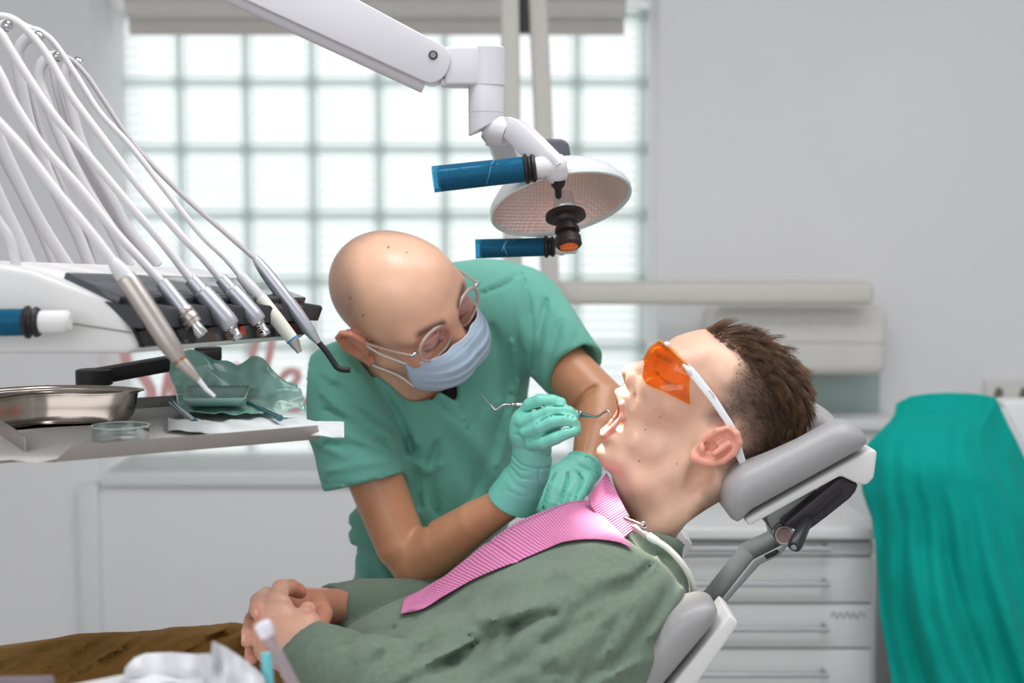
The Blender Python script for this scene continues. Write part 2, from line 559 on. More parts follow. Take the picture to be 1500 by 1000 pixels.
M_mortar = bpy.data.materials.new('greenish_glass_joint'); M_mortar.use_nodes = True
nt = M_mortar.node_tree; b = nt.nodes['Principled BSDF']
b.inputs['Base Color'].default_value = lin((222, 231, 229)) + (1,); b.inputs['Roughness'].default_value = 0.35
t2 = nt.nodes.new('ShaderNodeBsdfTranslucent'); t2.inputs['Color'].default_value = lin((232, 238, 236)) + (1,)
m2 = nt.nodes.new('ShaderNodeMixShader'); m2.inputs[0].default_value = 0.92
nt.links.new(b.outputs[0], m2.inputs[1]); nt.links.new(t2.outputs[0], m2.inputs[2])
nt.links.new(m2.outputs[0], nt.nodes['Material Output'].inputs['Surface'])

gx0 = P(265.5, 200, GY).x - 0.2
gx = [gx0 + 0.2 * i for i in range(9)]
gz = [gz_top - 0.2 * j for j in range(8)]
win = empty('window_1', None, None, ((gx[0] + gx[-1]) / 2, GY, gz[-1]))
win['kind'] = 'structure'
bm = bmesh.new()
for i in range(8):
    for j in range(7):
        c = 0.018
        add_box(bm, (gx[i] + c, GY - 0.004, gz[j + 1] + c), (gx[i + 1] - c, GY + 0.002, gz[j] - c), 0.003, 1)
from_bm('pane', bm, M_glass, win, True, 35)
bm = bmesh.new()
for x in gx: add_box(bm, (x - 0.019, GY - 0.012, gz[-1] - .02), (x + 0.019, GY + 0.0, gz[0] + .02), 0.004, 1)
for z in gz: add_box(bm, (gx[0] - .02, GY - 0.0125, z - 0.019), (gx[-1] + .02, GY + 0.0005, z + 0.019), 0.004, 1)
from_bm('frame', bm, M_mortar, win, True, 35)
bm = bmesh.new()
for x in gx: add_box(bm, (x - 0.004, GY - 0.0145, gz[-1] - .02), (x + 0.004, GY - 0.011, gz[0] + .02))
for z in gz: add_box(bm, (gx[0] - .02, GY - 0.015, z - 0.004), (gx[-1] + .02, GY - 0.0115, z + 0.004))
from_bm('joint', bm, mat('grey_joint_line', (214, 220, 217), 0.7, noise_amt=0.02), win, False)

# ---- blind cassette at the head of the window
M_blind = mat('beige_blind_fabric', (206, 199, 193), 0.85, noise_amt=0.02, noise_scale=200)
bl = empty('roller_blind', 'beige roller blind rolled up at the head of the glass block window', 'blind', (-.4, 4.2, P(500, 50, 4.2).z))
box('blind_cloth', (P(190, 50, 4.24).x, 4.235, P(500, 51, 4.24).z), (P(914, 50, 4.24).x, 4.245, P(500, 20, 4.24).z), M_blind, bl)
lathe('roller', P(186, 6, 4.2), P(916, 6, 4.2), [(0, 0.035), (1, 0.035)], mat('pale_blind_roller', (214, 210, 206), 0.6, noise_amt=0.02), bl)
box('bottom_bar', (P(190, 24, 4.2).x, 4.215, P(500, 25, 4.2).z), (P(914, 24, 4.2).x, 4.235, P(500, 19, 4.2).z), mat('white_blind_bar', (232, 231, 229), 0.4, noise_amt=.01), bl, 0.003)

# ---- pink script lettering by the window
M_pink = mat('pink_lettering', (232, 178, 176), 0.6, noise_amt=0.02)
def stroke(name, pts, w, m, Y, th=0.012, parent=None):
    return tube(name, [P(x, y, Y) for x, y in catmull(pts, 6)], w, m, parent, 8, up=(0, 1, 0))
sm = empty('word_sign', 'pink script word Smile standing on the window ledge behind the instrument tray', 'sign', P(320, 605, 4.1))
stroke('letter', [(250, 480), (215, 478), (188, 500), (186, 530), (210, 552), (222, 578), (205, 602), (170, 602)], 0.016, M_pink, 4.1, parent=sm)
stroke('letter', [(238, 590), (246, 548), (252, 540), (256, 586), (276, 544), (286, 548), (286, 588), (306, 544), (316, 552), (314, 590), (328, 592)], 0.011, M_pink, 4.1, parent=sm)
stroke('letter', [(328, 592), (346, 552), (341, 590), (352, 598), (366, 580)], 0.010, M_pink, 4.1, parent=sm)
bm = bmesh.new(); bmesh.ops.create_uvsphere(bm, u_segments=12, v_segments=8, radius=0.015, matrix=Matrix.Translation(P(346, 538, 4.1)))
from_bm('letter_dot', bm, M_pink, sm)
stroke('letter', [(362, 590), (384, 556), (398, 500), (390, 482), (376, 498), (368, 540), (376, 586), (396, 590)], 0.011, M_pink, 4.1, parent=sm)
stroke('letter', [(392, 592), (404, 578), (432, 560), (436, 546), (420, 545), (408, 565), (414, 590), (432, 598), (452, 584)], 0.011, M_pink, 4.1, parent=sm)

# ---- x-ray arm on the wall
M_beige = mat('beige_enamel', (216, 211, 203), 0.45, noise_amt=0.01, noise_scale=8)
M_beige2 = mat('pale_beige_enamel', (226, 223, 217), 0.45, noise_amt=0.01, noise_scale=8)
M_dark = mat('dark_grey_plastic', (60, 60, 64), 0.5, noise_amt=0.03)
XY = 3.72
xr = empty('xray_arm', 'beige wall mounted x-ray arm with folded tubes in front of the window', 'x-ray unit', P(1150, 500, XY))
bm = bmesh.new()
a = P(803, 445, XY); b = P(1275, 412, XY)
add_box(bm, (a.x, XY - .05, a.z), (b.x, XY + .06, b.z), 0.016, 3)
from_bm('beam', bm, M_beige, xr, True, 35)
a = P(1042, 549, 3.8); b = P(1300, 449, 3.8)
bm = bmesh.new(); add_box(bm, (a.x, 3.78, a.z), (b.x, WY, b.z), 0.03, 4)
from_bm('mount_housing', bm, M_beige2, xr, True, 35)
box('seam', (P(1045, 500, 3.775).x, 3.776, P(1045, 501.5, 3.775).z), (P(1296, 500, 3.775).x, 3.782, P(1045, 500, 3.775).z), M_beige, xr)
def flatbar(name, p0, p1, w, d, Y, m, par, bev=0.008):
    a = P(*p0, Y); b = P(*p1, Y); dv = (b - a); L = dv.length; ang = math.atan2(dv.x, dv.z)
    Mx = Matrix.Translation(a) @ Matrix.Rotation(ang, 4, 'Y')
    bm = bmesh.new(); add_box(bm, (-w / 2, -d / 2, 0), (w / 2, d / 2, L), bev, 3, Mx)
    return from_bm(name, bm, m, par, True, 35)
flatbar('folding_tube', (752, 440), (746, -40), 27 * pxm(3.6), 0.05, 3.6, M_beige, xr)
flatbar('folding_tube', (807, 445), (786, -40), 27 * pxm(3.66), 0.05, 3.66, M_beige, xr)
flatbar('dark_gap_strip', (768, 48), (767, -40), 18 * pxm(3.66), 0.03, 3.66, M_dark, xr, 0.003)  # dark strip standing in for the dark gap between the tubes
box('elbow_joint', P(740, 450, 3.63) + Vector((0, -.03, 0)), P(822, 418, 3.63) + Vector((0, .04, 0)), M_beige, xr, 0.012, 3)

# ---- low wall cupboard under the x-ray arm, darker grey green band above it
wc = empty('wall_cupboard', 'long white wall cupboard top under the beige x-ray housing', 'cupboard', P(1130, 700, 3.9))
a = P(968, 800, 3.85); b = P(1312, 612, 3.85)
box('body', (a.x, 3.85, 0.0), (b.x, WY - .002, b.z - .03), M_trim, wc, 0.005)
box('worktop', (a.x - .01, 3.82, b.z - .03), (b.x + .01, WY - .002, b.z), mat('white_worktop', (236, 238, 237), 0.3, noise_amt=.01), wc, 0.004)
box('grey_green_band', (a.x, 3.985, b.z), (b.x - .01, WY - .001, P(1000, 540, 3.99).z), mat('grey_green_panel', (172, 190, 186), 0.2, noise_amt=.01), wc, 0.002)

# ---- wall socket
so = empty('wall_socket', 'white double wall socket above the green drape at the right edge', 'socket', P(1480, 575, WY - .01))
a = P(1440, 596, WY); b = P(1545, 555, WY)
box('face_plate', (a.x, WY - .02, a.z), (b.x, WY - .001, b.z), mat('white_socket_plastic', (224, 222, 218), 0.4, noise_amt=.01), so, 0.006, 3)
for px in (1461, 1498):
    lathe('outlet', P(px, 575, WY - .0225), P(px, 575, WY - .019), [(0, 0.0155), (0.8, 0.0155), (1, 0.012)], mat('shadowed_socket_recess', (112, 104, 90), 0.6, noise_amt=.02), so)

# ---- drawer cabinet
M_cab = mat('white_lacquer', (229, 228, 227), 0.35, noise_amt=0.008, noise_scale=5)
M_gap = mat('drawer_gap', (140, 140, 140), 0.8, noise_amt=.02)
M_alu = mat('brushed_aluminium', (176, 176, 178), 0.35, 1.0, noise_amt=0.03)
CY_ = 3.0
cb = empty('drawer_cabinet', 'white dental drawer cabinet with aluminium bar handles beside the green drape', 'cabinet', (P(1120, 900, CY_).x, CY_ + .25, 0))
x0, x1 = P(925, 800, CY_).x, P(1281, 800, CY_).x
zt = P(1200, 774, CY_).z
box('carcass', (x0, CY_ + .02, 0.0), (x1, CY_ + .52, zt - .018), M_cab, cb, 0.003)
box('worktop', (x0 - .01, CY_ - .03, zt - .018), (P(1288, 785, CY_ - .03).x, CY_ + .54, zt + .008), M_cab, cb, 0.006, 3)
seams = [793, 815, 884, 950, 1020, 1090, 1160, 1240]
hand = [803, 855, 921, 988, 1055, 1125, 1195]
for i in range(7):
    za, zb = P(1100, seams[i], CY_).z - .002, P(1100, seams[i + 1], CY_).z + .002
    d = box('drawer', (x0 + .002, CY_, zb), (x1 - .001, CY_ + .022, za), M_cab, cb, 0.004, 2)
    hz = P(1100, hand[i], CY_ - .03).z
    bm = bmesh.new()
    hx0, hx1 = P(960, 800, CY_).x, P(1212, 800, CY_).x
    add_tube(bm, [(hx0, CY_ - .032, hz), (hx1, CY_ - .032, hz)], 0.0055, 10)
    for hx in (hx0 + .02, hx1 - .006): add_tube(bm, [(hx, CY_ - .032, hz), (hx, CY_ + .002, hz)], 0.0045, 8)
    from_bm('handle', bm, M_alu, d, True, 50)
    if i == 2:
        lab = [(1217, 903), (1222, 896), (1226, 906), (1231, 897), (1236, 905), (1241, 896), (1246, 905), (1251, 897), (1255, 906), (1261, 897), (1268, 904)]
        tube('lettering', [P(x, y, CY_ - .0008) for x, y in catmull(lab, 4)], 0.0014, mat('grey_pen_writing', (150, 150, 154), 0.6), d, 6)

# ---- teal drape over a machine
M_teal = mat('teal_drape_cloth', (0, 162, 150), 0.85, noise_amt=0.04, noise_scale=30, bump=0.15, bump_scale=500, spec=.25)
DY = 2.85
mc_ = empty('covered_machine', 'white machine mostly hidden under the teal green drape', 'machine', (P(1400, 900, DY).x, DY + .25, 0))
a = P(1352, 1000, DY + .1); b = P(1530, 610, DY + .1)
prism('body', [Vector((a.x, DY + .12, 0)), Vector((b.x, DY + .12, 0)), P(1535, 720, DY + .12), P(1478, 592, DY + .12), P(1388, 606, DY + .12), P(1345, 690, DY + .12)],
      [Vector((a.x, DY + .5, 0)), Vector((b.x, DY + .5, 0)), P(1535, 720, DY + .12) + Vector((0, .38, 0)), P(1478, 592, DY + .12) + Vector((0, .38, 0)), P(1388, 606, DY + .12) + Vector((0, .38, 0)), P(1345, 690, DY + .12) + Vector((0, .38, 0))], M_trim, mc_, 0.03)
prism('side_panel', [P(1466, 586, DY + .18), P(1530, 586, DY + .18), P(1560, 760, DY + .18), P(1530, 740, DY + .18), P(1490, 640, DY + .18)],
      [p + Vector((0, .06, 0)) for p in (P(1466, 586, DY + .18), P(1530, 586, DY + .18), P(1560, 760, DY + .18), P(1530, 740, DY + .18), P(1490, 640, DY + .18))], M_trim, mc_, 0.01)
def drape(u, v):
    # v: top to bottom, u: left to right; the front sheet hangs from the rounded top
    top = np.interp(u, np.linspace(0, 1, 9), [592, 580, 576, 575, 576, 579, 583, 640, 740])
    topx = np.interp(u, np.linspace(0, 1, 9), [1312, 1333, 1362, 1392, 1422, 1445, 1458, 1486, 1532])
    yb = 1150.0
    y = top + (yb - top) * v
    xl = np.interp(y, [592, 625, 668, 720, 760, 830, 900, 960, 1030, 1150], [1312, 1280, 1262, 1264, 1278, 1285, 1289, 1300, 1312, 1316])
    xr_ = np.interp(y, [575, 582, 616, 668, 745, 1150], [1457, 1458, 1474, 1500, 1532, 1575])
    w0 = xl + (xr_ - xl) * u
    x = topx * (1 - smoothstep(0, .12, v)) + w0 * smoothstep(0, .12, v)
    edge = (2 * u - 1)
    d = 0.10 * (1 - abs(edge) ** 2.4) * smoothstep(0, .22, v) - 0.05 * (1 - smoothstep(0, 0.1, v))
    ph = 8 * u + 1.2 * math.sin(3 * v + 2 * u)
    d += 0.022 * smoothstep(0.25, .8, v) * math.sin(2.4 * ph) + 0.010 * smoothstep(.1, .5, v) * math.sin(6.3 * ph + 5 * v)
    d += 0.018 * noise.noise(Vector((u * 4, v * 5, 3.3))) + 0.008 * noise.noise(Vector((u * 11, v * 9, 7.3)))
    return P(x, y, DY - d + 0.05)
dr = grid_mesh('surgical_drape', drape, 90, 110, M_teal, None, 0.004)
tag(dr, 'teal green cloth drape hanging over the machine right of the drawer cabinet', 'drape')
# ================================================================== delivery unit with its instruments
M_white = mat('white_plastic_shell', (220, 218, 216), 0.35, noise_amt=0.006, noise_scale=12)
M_whip = mat('pale_grey_plastic', (204, 202, 204), 0.4, noise_amt=0.008, noise_scale=20)
M_hose = mat('white_silicone_hose', (216, 213, 214), 0.35, noise_amt=0.01, noise_scale=60)
M_hosegrey = mat('grey_silicone_hose', (186, 181, 182), 0.4, noise_amt=0.01, noise_scale=60)
M_panel = mat('dark_glass_panel', (74, 76, 82), 0.12, noise_amt=0.02)
M_holder = mat('charcoal_plastic', (50, 50, 54), 0.45, noise_amt=0.04, noise_scale=60)
M_black = mat('glossy_black_display', (14, 11, 13), 0.12, noise_amt=0.02)
M_steel = mat('satin_steel', (186, 177, 171), 0.38, 0.9, noise_amt=0.03)
M_silver = mat('silver_anodised', (190, 191, 198), 0.38, 0.8, noise_amt=0.02)
M_chrome = mat('polished_chrome', (205, 205, 205), 0.1, 1.0, noise_amt=0.01)
M_cream = mat('cream_plastic', (222, 220, 208), 0.35, noise_amt=0.01)
M_rubber = mat('black_rubber', (28, 26, 28), 0.5, noise_amt=0.04)
M_blue = mat('blue_film_cover', (10, 104, 160), 0.16, noise_amt=0.14, noise_scale=60, bump=1.0, bump_scale=55, coat=1.0)
for n_ in M_blue.node_tree.nodes:
    if n_.type == 'BUMP': n_.inputs['Distance'].default_value = .008
    if n_.type == 'TEX_NOISE': n_.inputs['Distortion'].default_value = 1.2
M_film = mat('clear_blue_film_edge', (60, 150, 195), 0.1, trans=0.75, ior=1.1, bump=0.4, bump_scale=60)

du = empty('delivery_unit', 'white dentist delivery unit with charcoal instrument holder at the left', 'dental unit', P(60, 500, 1.5))
Yn, Yf = 1.36, 1.80
near = [(-50, 379), (43, 396), (105, 420), (172, 447), (203, 511), (183, 518), (-60, 517), (-140, 450)]
far = [(283, 391), (350, 405), (397, 423), (447, 445), (449, 491), (436, 497), (270, 500), (210, 445)]
prism('body', [P(*p, Yn) for p in near], [P(*p, Yf) for p in far], M_white, du, 0.006, 3)
def fas(t, v, o=0.0):
    a = P(172, 446, Yn).lerp(P(447, 444.5, Yf), t); b = P(203, 510, Yn).lerp(P(449, 490, Yf), t)
    return a.lerp(b, v) + Vector((o, 0, -o * 0.2))
# dark glass on the slope
q = [P(92, 408.5, 1.385), P(173, 445.5, 1.365), P(446, 443.5, Yf - .005), P(384, 420, Yf - .005), P(346, 414.5, 1.78)]
prism('top_panel', [p + Vector((0.003, -.002, .007)) for p in q], [p + Vector((-.002, 0, -.008)) for p in q], M_panel, du, 0.0015, 2)
# black display strip and the cheek seam
q = [fas(0.012, .46), fas(0.998, .46), fas(0.998, .985), fas(0.012, .985)]
prism('display', [p + Vector((0.004, 0, 0)) for p in q], [p + Vector((-.012, 0, 0)) for p in q], M_black, du, 0.001, 1)
tube('seam', [P(x, y, Yn - .001) for x, y in [(100, 473), (140, 479), (193, 487)]], 0.0009, mat('grey_seam', (140, 138, 136), 0.7, noise_amt=.02), du, 6)
# holder: lip with a notch for each of the six instruments
bm = bmesh.new()
N = 120; ts = [i / N for i in range(N + 1)]
def t_at(px):
    lo_, hi_ = 0., 1.
    for _ in range(30):
        m_ = (lo_ + hi_) / 2; p = fas(m_, .15)
        if to_px(p.x, p.y, p.z)[0] < px: lo_ = m_
        else: hi_ = m_
    return lo_
slots = [t_at(x) for x in (213, 268, 315, 362, 400, 432)]
IY = [fas(t, .15).y - .042 for t in slots]
def depth_at(t):
    d = 0.022
    for s_ in slots: d -= 0.016 * math.exp(-((t - s_) / 0.036) ** 4)
    return d
rows = []
for t in ts:
    d = depth_at(t)
    rows.append([bm.verts.new(fas(t, -.02, -.012)), bm.verts.new(fas(t, -.04, d * .9)), bm.verts.new(fas(t, .03, d)), bm.verts.new(fas(t, .47, 0.010 + d * .25)), bm.verts.new(fas(t, .5, 0.002))])
for a, b in zip(rows[:-1], rows[1:]):
    for k in range(4): bm.faces.new((a[k], b[k], b[k + 1], a[k + 1]))
    bm.faces.new((a[4], b[4], b[0], a[0]))
bm.faces.new(rows[0]); bm.faces.new(list(reversed(rows[-1])))
from_bm('instrument_holder', bm, M_holder, du, True, 40)
M_red = bpy.data.materials.new('red_display_digit'); M_red.use_nodes = True
e = M_red.node_tree.nodes['Principled BSDF']; e.inputs['Base Color'].default_value = (0.3, 0, 0, 1)
e.inputs['Emission Color'].default_value = (1, .03, .02, 1); e.inputs['Emission Strength'].default_value = .45
bm = bmesh.new()
def fp(t, v): return fas(t, v, 0.0052)
for seg in ([(0.505, .62), (0.505, .80)], [(0.497, .66), (0.505, .62)], [(0.53, .62), (0.53, .8)], [(0.548, .62), (0.548, .8)], [(0.53, .62), (0.548, .62)], [(0.53, .8), (0.548, .8)]):
    add_tube(bm, [fp(*q_) for q_ in seg], 0.0007, 6)
from_bm('display_digits', bm, M_red, du)
# side handle in its blue cover
HY = 1.33
M_crease_glint = mat('film_crease_glint', (120, 186, 222), .15, coat=.8, noise_amt=.02)
def handle(par, a, b, Y, r, cover_len, m_stub=M_white, Yb=None, plug=1.0):
    """stub a->b carries a rubber ring and the covered grip"""
    Yb = Yb or Y
    A = P(*a, Y); B = P(*b, Yb); d = (B - A).normalized()
    hb = lathe('handle', A, B, [(0, r * .62), (0.1, r * .9), (0.9, r * .9), (1, r * .85)], m_stub, par)
    lathe('rubber_ring', B - d * .001, B + d * .0145, [(0, r * .9), (.1, r * 1.12), (.28, r * 1.20), (.42, r * 1.02), (.55, r * 1.02), (.72, r * 1.30), (.9, r * 1.22), (1, r)], M_rubber, hb)
    G = B + d * cover_len
    lathe('blue_cover', B + d * .014, G, [(0, r * .97), (.04, r * 1.02), (.5, r * 1.03), (.97, r * 1.04), (1, r * .8)], M_blue, hb, 28)
    lathe('film_edge', B + d * .012, G + d * .006, [(0, r * 1.06), (.3, r * 1.07), (1, r * 1.10)], M_film, hb, 28, cap=False)
    # film wrinkles, their highlights put into the pale colour
    u_, v_, d2_ = frame_from(d); bm = bmesh.new(); rg = random.Random(int(a[0]) + int(a[1]))
    for q_ in range(7):
        t0 = rg.uniform(.15, .8); th0 = rg.uniform(0, 6.28); sl_ = rg.uniform(-.35, .35); sp_n = rg.uniform(1.0, 2.2)
        pts_ = []
        for i_ in range(12):
            f_t = i_ / 11; th = th0 + sp_n * f_t; tt_ = min(max(t0 + sl_ * f_t * (1 if q_ % 2 else .3), .05), .95)
            pts_.append(B + d * (.014 + (cover_len - .014) * tt_) + (u_ * math.cos(th) + v_ * math.sin(th)) * r * 1.025)
        add_tube(bm, pts_, [.0003] + [.0008] * 10 + [.0003], 6)
    from_bm('film_crease', bm, M_crease_glint, hb)
    return hb
handle(du, (103, 471), (58, 471.5), HY, 19 * pxm(HY), 0.13)
# whips that carry the hoses
whips = [(1.80, [(232, 390), (190, 338), (165, 292), (122, 215), (103, 150), (95, 118), (99, 98), (113, 90)]),
         (1.71, [(190, 390), (163, 335), (125, 276), (90, 205), (66, 145), (57, 118), (60, 96), (72, 84), (84, 82)]),
         (1.61, [(132, 390), (112, 340), (82, 280), (46, 190), (30, 120), (25, 84), (32, 64), (44, 54), (55, 53)]),
         (1.53, [(100, 390), (62, 330), (30, 270), (-4, 195), (-22, 120), (-22, 70), (-12, 45), (10, 37)]),
         (1.45, [(46, 390), (26, 345), (4, 300), (-30, 220), (-50, 140), (-60, 90)]),
         (1.38, [(24, 390), (14, 350), (-6, 318), (-40, 250), (-70, 160)])]
for Y, pts in whips:
    w = tube('whip_arm', [P(x, y, Y + .01) for x, y in catmull(pts, 6)], 0.0068 if Y > 1.4 else .005, M_whip, du, 12, flat=0.6, up=(0, 1, 0))
    if pts[-1][0] > 0:
        e_ = pts[-1]
        lathe('clip', P(e_[0] - 5, e_[1] - 2, Y), P(e_[0] + 7, e_[1] + 4, Y), [(0, .0045), (.3, .0065), (.7, .0065), (1, .004)], M_chrome, w, 12)
# return hoses beside the whips
for Y, pts in [(1.80, [(222, 392), (176, 335), (150, 290), (108, 212), (86, 145), (76, 100)]), (1.63, [(142, 392), (126, 340), (98, 290), (66, 210), (46, 140), (42, 105)]), (1.55, [(80, 392), (56, 335), (20, 265), (-20, 190)])]:
    tube('return_hose', [P(x, y, Y + .02) for x, y in catmull(pts, 6)], 0.004, M_hosegrey, du, 8)
# tray link under the unit
bm = bmesh.new()
A = P(138, 551, 1.76); B = P(318, 519, 1.88)
add_lathe(bm, A + Vector((0, 0, -.011)), A + Vector((0, 0, .009)), [(0, .020), (.06, .0225), (.94, .0225), (1, .020)], 28)
add_lathe(bm, B + Vector((-.012, 0, -.006)), B + Vector((-.012, 0, .010)), [(0, .016), (.06, .018), (.94, .018), (1, .016)], 28)
dv = (B - A); ang = math.atan2(dv.y, dv.x)
Mx = Matrix.Translation(A) @ dv.to_track_quat('X', 'Z').to_matrix().to_4x4()
add_box(bm, (0, -.013, -.010), (dv.length, .013, .009), 0.004, 2, Mx)
from_bm('tray_link', bm, M_rubber, du, True, 40)
lathe('link_post', A + Vector((0, 0, -.055)), A + Vector((0, 0, -.0115)), [(0, .016), (1, .017)], M_alu, du)

# ---- the six instruments
def hosed(name, label, cat, Y, hose, r, pieces, Yt=None):
    """hose: traced path ending at the instrument; pieces: (part, a, b, profile in px radii, material)"""
    e_ = hose[-1]
    rt = empty(name, label, cat, P(*e_, Y), 'instruments hanging in the delivery unit holder')
    tube('hose', [P(x, y, Y) for x, y in catmull(hose, 6)], r, M_hose if r > .0034 else M_hosegrey, rt, 12)
    for part, a, b, prof, m in pieces:
        k = pxm(Y)
        lathe(part, P(*a, Y + (a[2] if len(a) > 2 else 0)) if len(a) == 2 else P(a[0], a[1], Y + a[2]), P(*b, Y) if len(b) == 2 else P(b[0], b[1], Y + b[2]), [(t, rr * k) for t, rr in prof], m, rt, 28, 35)
    return rt
r1 = hosed('air_water_syringe', 'brushed steel air water syringe with white nozzle, nearest the camera in the holder', 'syringe', IY[0],
      [(-60, 120), (0, 181), (41, 226), (85, 283), (134, 341), (167, 384)], 0.0048,
      [('collar', (165, 382), (184, 406), [(0, 7.5), (.1, 9.5), (.6, 12.5), (1, 14)], M_whip),
       ('body', (183, 405), (263, 527), [(0, 13.6), (.02, 15.4), (.05, 15.8), (.35, 16), (.7, 15.6), (.86, 14.6), (.97, 11.5), (1, 10.8)], M_steel),
       ('ring', (262.5, 526), (265, 529.5), [(0, 11.2), (1, 11)], mat('brass_ring', (176, 128, 92), .3, 1.0, noise_amt=.02)),
       ('tip_cone', (264, 529), (291, 557), [(0, 10.6), (.4, 9), (.9, 5.2), (1, 4.2)], M_steel),
       ('nozzle', (290, 555), (303, 571), [(0, 4), (.3, 3.6), (1, 3.2)], M_white),
       ('nozzle_end', (302, 570), (315, 581), [(0, 3.3), (.8, 2.6), (1, 2)], M_white)])
r2 = hosed('hose_coupling', 'silver hose coupling with ribbed collar and open chrome end, second in the holder', 'coupling', IY[1],
      [(-40, 40), (0, 108), (20, 150), (61, 212), (115, 273), (170, 341), (206, 380), (238, 415)], 0.0046,
      [('body', (236, 412), (268, 455), [(0, 8), (.02, 10), (.1, 10.6), (.8, 12.4), (1, 12.8)], M_silver),
       ('collar', (267, 453), (284, 475), [(0, 12.9), (.08, 14.2), (.3, 14.2), (.36, 13.2), (.42, 14.2), (.7, 14.2), (.75, 13), (1, 12.6)], M_steel),
       ('end_socket', (283, 474), (297, 491), [(0, 9.4), (.85, 9.6), (1, 9.2), (1.0, 6), (.6, 5.5)], M_chrome)])
for i, (nm, lb, Y, hose, e0, e1, e2, rr) in enumerate([
    ('micromotor', 'silver micromotor handpiece with ribbed chrome nose, third in the holder', IY[2],
     [(-30, 24), (0, 48), (13, 68), (41, 113), (81, 171), (136, 236), (190, 300), (240, 358), (280, 410)], (279, 408), (340, 478), (349, 497), .0046),
    ('micromotor', 'silver micromotor handpiece with ribbed chrome nose, fourth in the holder', IY[3],
     [(-25, 26), (0, 24), (18, 28), (37, 42), (68, 79), (102, 137), (150, 202), (204, 273), (262, 341), (296, 376), (324, 409)], (323, 407), (380, 471), (390, 491), .0046)]):
    s_ = 1 - .09 * i
    a, b = Vector(e0), Vector(e1); md = a.lerp(b, .26)
    rt = hosed(nm, lb, 'handpiece', Y, hose, rr,
      [('connector', tuple(a), tuple(md), [(0, 8 * s_), (.04, 10.5 * s_), (.9, 11.5 * s_), (1, 11.8 * s_)], M_silver),
       ('body', tuple(a.lerp(b, .25)), tuple(b), [(0, 11.6 * s_), (.04, 14 * s_), (.3, 15 * s_), (.8, 14.6 * s_), (.93, 13.6 * s_), (1, 12 * s_)], M_silver),
       ('nose', tuple(b - Vector((2, 2))), e2, [(0, 8.5 * s_), (.2, 8.5 * s_), (.24, 7 * s_), (.3, 8 * s_), (.36, 7 * s_), (.44, 8 * s_), (.5, 7 * s_), (.58, 8 * s_), (.62, 7.2 * s_), (.7, 8.4 * s_), (1, 7.6 * s_)], M_chrome)])
hosed('ultrasonic_scaler', 'cream white ultrasonic scaler handpiece with thin blue ring and steel tip', 'scaler', IY[4],
      [(5, 30), (24, 32), (44, 41), (61, 47), (82, 66), (116, 117), (146, 164), (190, 212), (238, 273), (292, 341), (330, 378), (353, 405)], 0.0036,
      [('connector', (351, 402), (381, 437), [(0, 6), (.1, 8), (.6, 9.4), (.8, 9.8), (1, 9.8)], M_whip),
       ('body', (380, 436), (430, 499), [(0, 10), (.06, 10.8), (.5, 10.8), (.9, 9.6), (1, 9.2)], M_cream),
       ('ring', (427.5, 496), (429.5, 498.5), [(0, 10), (1, 9.8)], mat('blue_ring', (70, 130, 185), .4, noise_amt=.02)),
       ('tip', (429, 498), (439, 516), [(0, 8.6), (.3, 8), (.7, 5.2), (1, 3.8)], M_steel)])
hosed('curing_light', 'silver grey curing light with black curved rod, farthest in the holder', 'curing light', IY[5],
      [(62, 88), (80, 82), (102, 86), (126, 109), (150, 144), (184, 195), (218, 236), (272, 290), (330, 341), (376, 381)], 0.0032,
      [('body', (373, 377), (455, 486), [(0, 5), (.06, 7.2), (.2, 9.4), (.45, 10.4), (.75, 10.6), (.95, 9), (1, 8.4)], M_silver),
       ('collar', (453, 484), (467, 502), [(0, 8.6), (.4, 7.4), (.8, 5.2), (1, 4.6)], M_silver)])
cu = [o for o in C.objects if o.name.startswith('curing_light')][0]
tube('light_rod', [P(x, y, IY[5]) for x, y in catmull([(464, 498), (478, 515), (489, 531), (494, 538), (502, 541), (513, 541.5)], 5)], 4.4 * pxm(IY[5]), M_rubber, cu, 12)

# ---- tray
def on_plane(px, py, z):
    a = P(px, py, 1.0); o = Vector((0, 0, CAMZ)); d = a - o
    t = (z - CAMZ) / d.z
    return o + d * t
zt = P(75, 677, 1.36).z
tr_ = empty('instrument_tray', 'grey metal instrument tray with folded rims under the delivery unit', 'tray', on_plane(230, 640, zt))
A = on_plane(78, 677, zt); B = on_plane(470, 643, zt)
ex = (B - A).normalized(); ey = Vector((-ex.y, ex.x, 0)); L = (B - A).length; Wd = 0.34
M_tray = mat('grey_tray_metal', (158, 150, 146), 0.4, 0.35, noise_amt=.02)
def T(u, v, z=0): return A + ex * u + ey * v + Vector((0, 0, z))
def slab(name, quad, th, m, par, bev=.001):
    return prism(name, [p + Vector((0, 0, th)) for p in quad], quad, m, par, bev, 2)
slab('plate', [T(0, 0), T(L, 0), T(L, Wd), T(-.28, Wd), T(-.28, .02), T(-.03, .02)], .002, M_tray, tr_)
# rims lean outwards
for nm, (u0, v0), (u1, v1), nrm in (('front_rim', (0.0, 0), (L, 0), (0, -1)), ('back_rim', (-.28, Wd), (L, Wd), (0, 1))):
    n_ = ex * nrm[0] + ey * nrm[1]
    q0, q1 = T(u0, v0), T(u1, v1)
    s0 = ex * .018 if nm == 'front_rim' else Vector((0, 0, 0))
    up = Vector((0, 0, .016)) + n_ * .006
    f = [q0, q1, q1 + up - ex * .006, q0 + up + s0]
    prism(nm, f, [p - n_ * .0022 for p in f], M_tray, tr_, .0008, 2)
q0, q1 = T(-.05, .005), T(-.28, .005)
q0 = on_plane(40, 668, zt); q1 = on_plane(-40, 612, zt)
n_ = (q1 - q0).cross(Vector((0, 0, 1))).normalized() * -1
f = [q0, q1, q1 + Vector((0, 0, .02)), q0 + Vector((0, 0, .02)) + (q1 - q0).normalized() * .004]
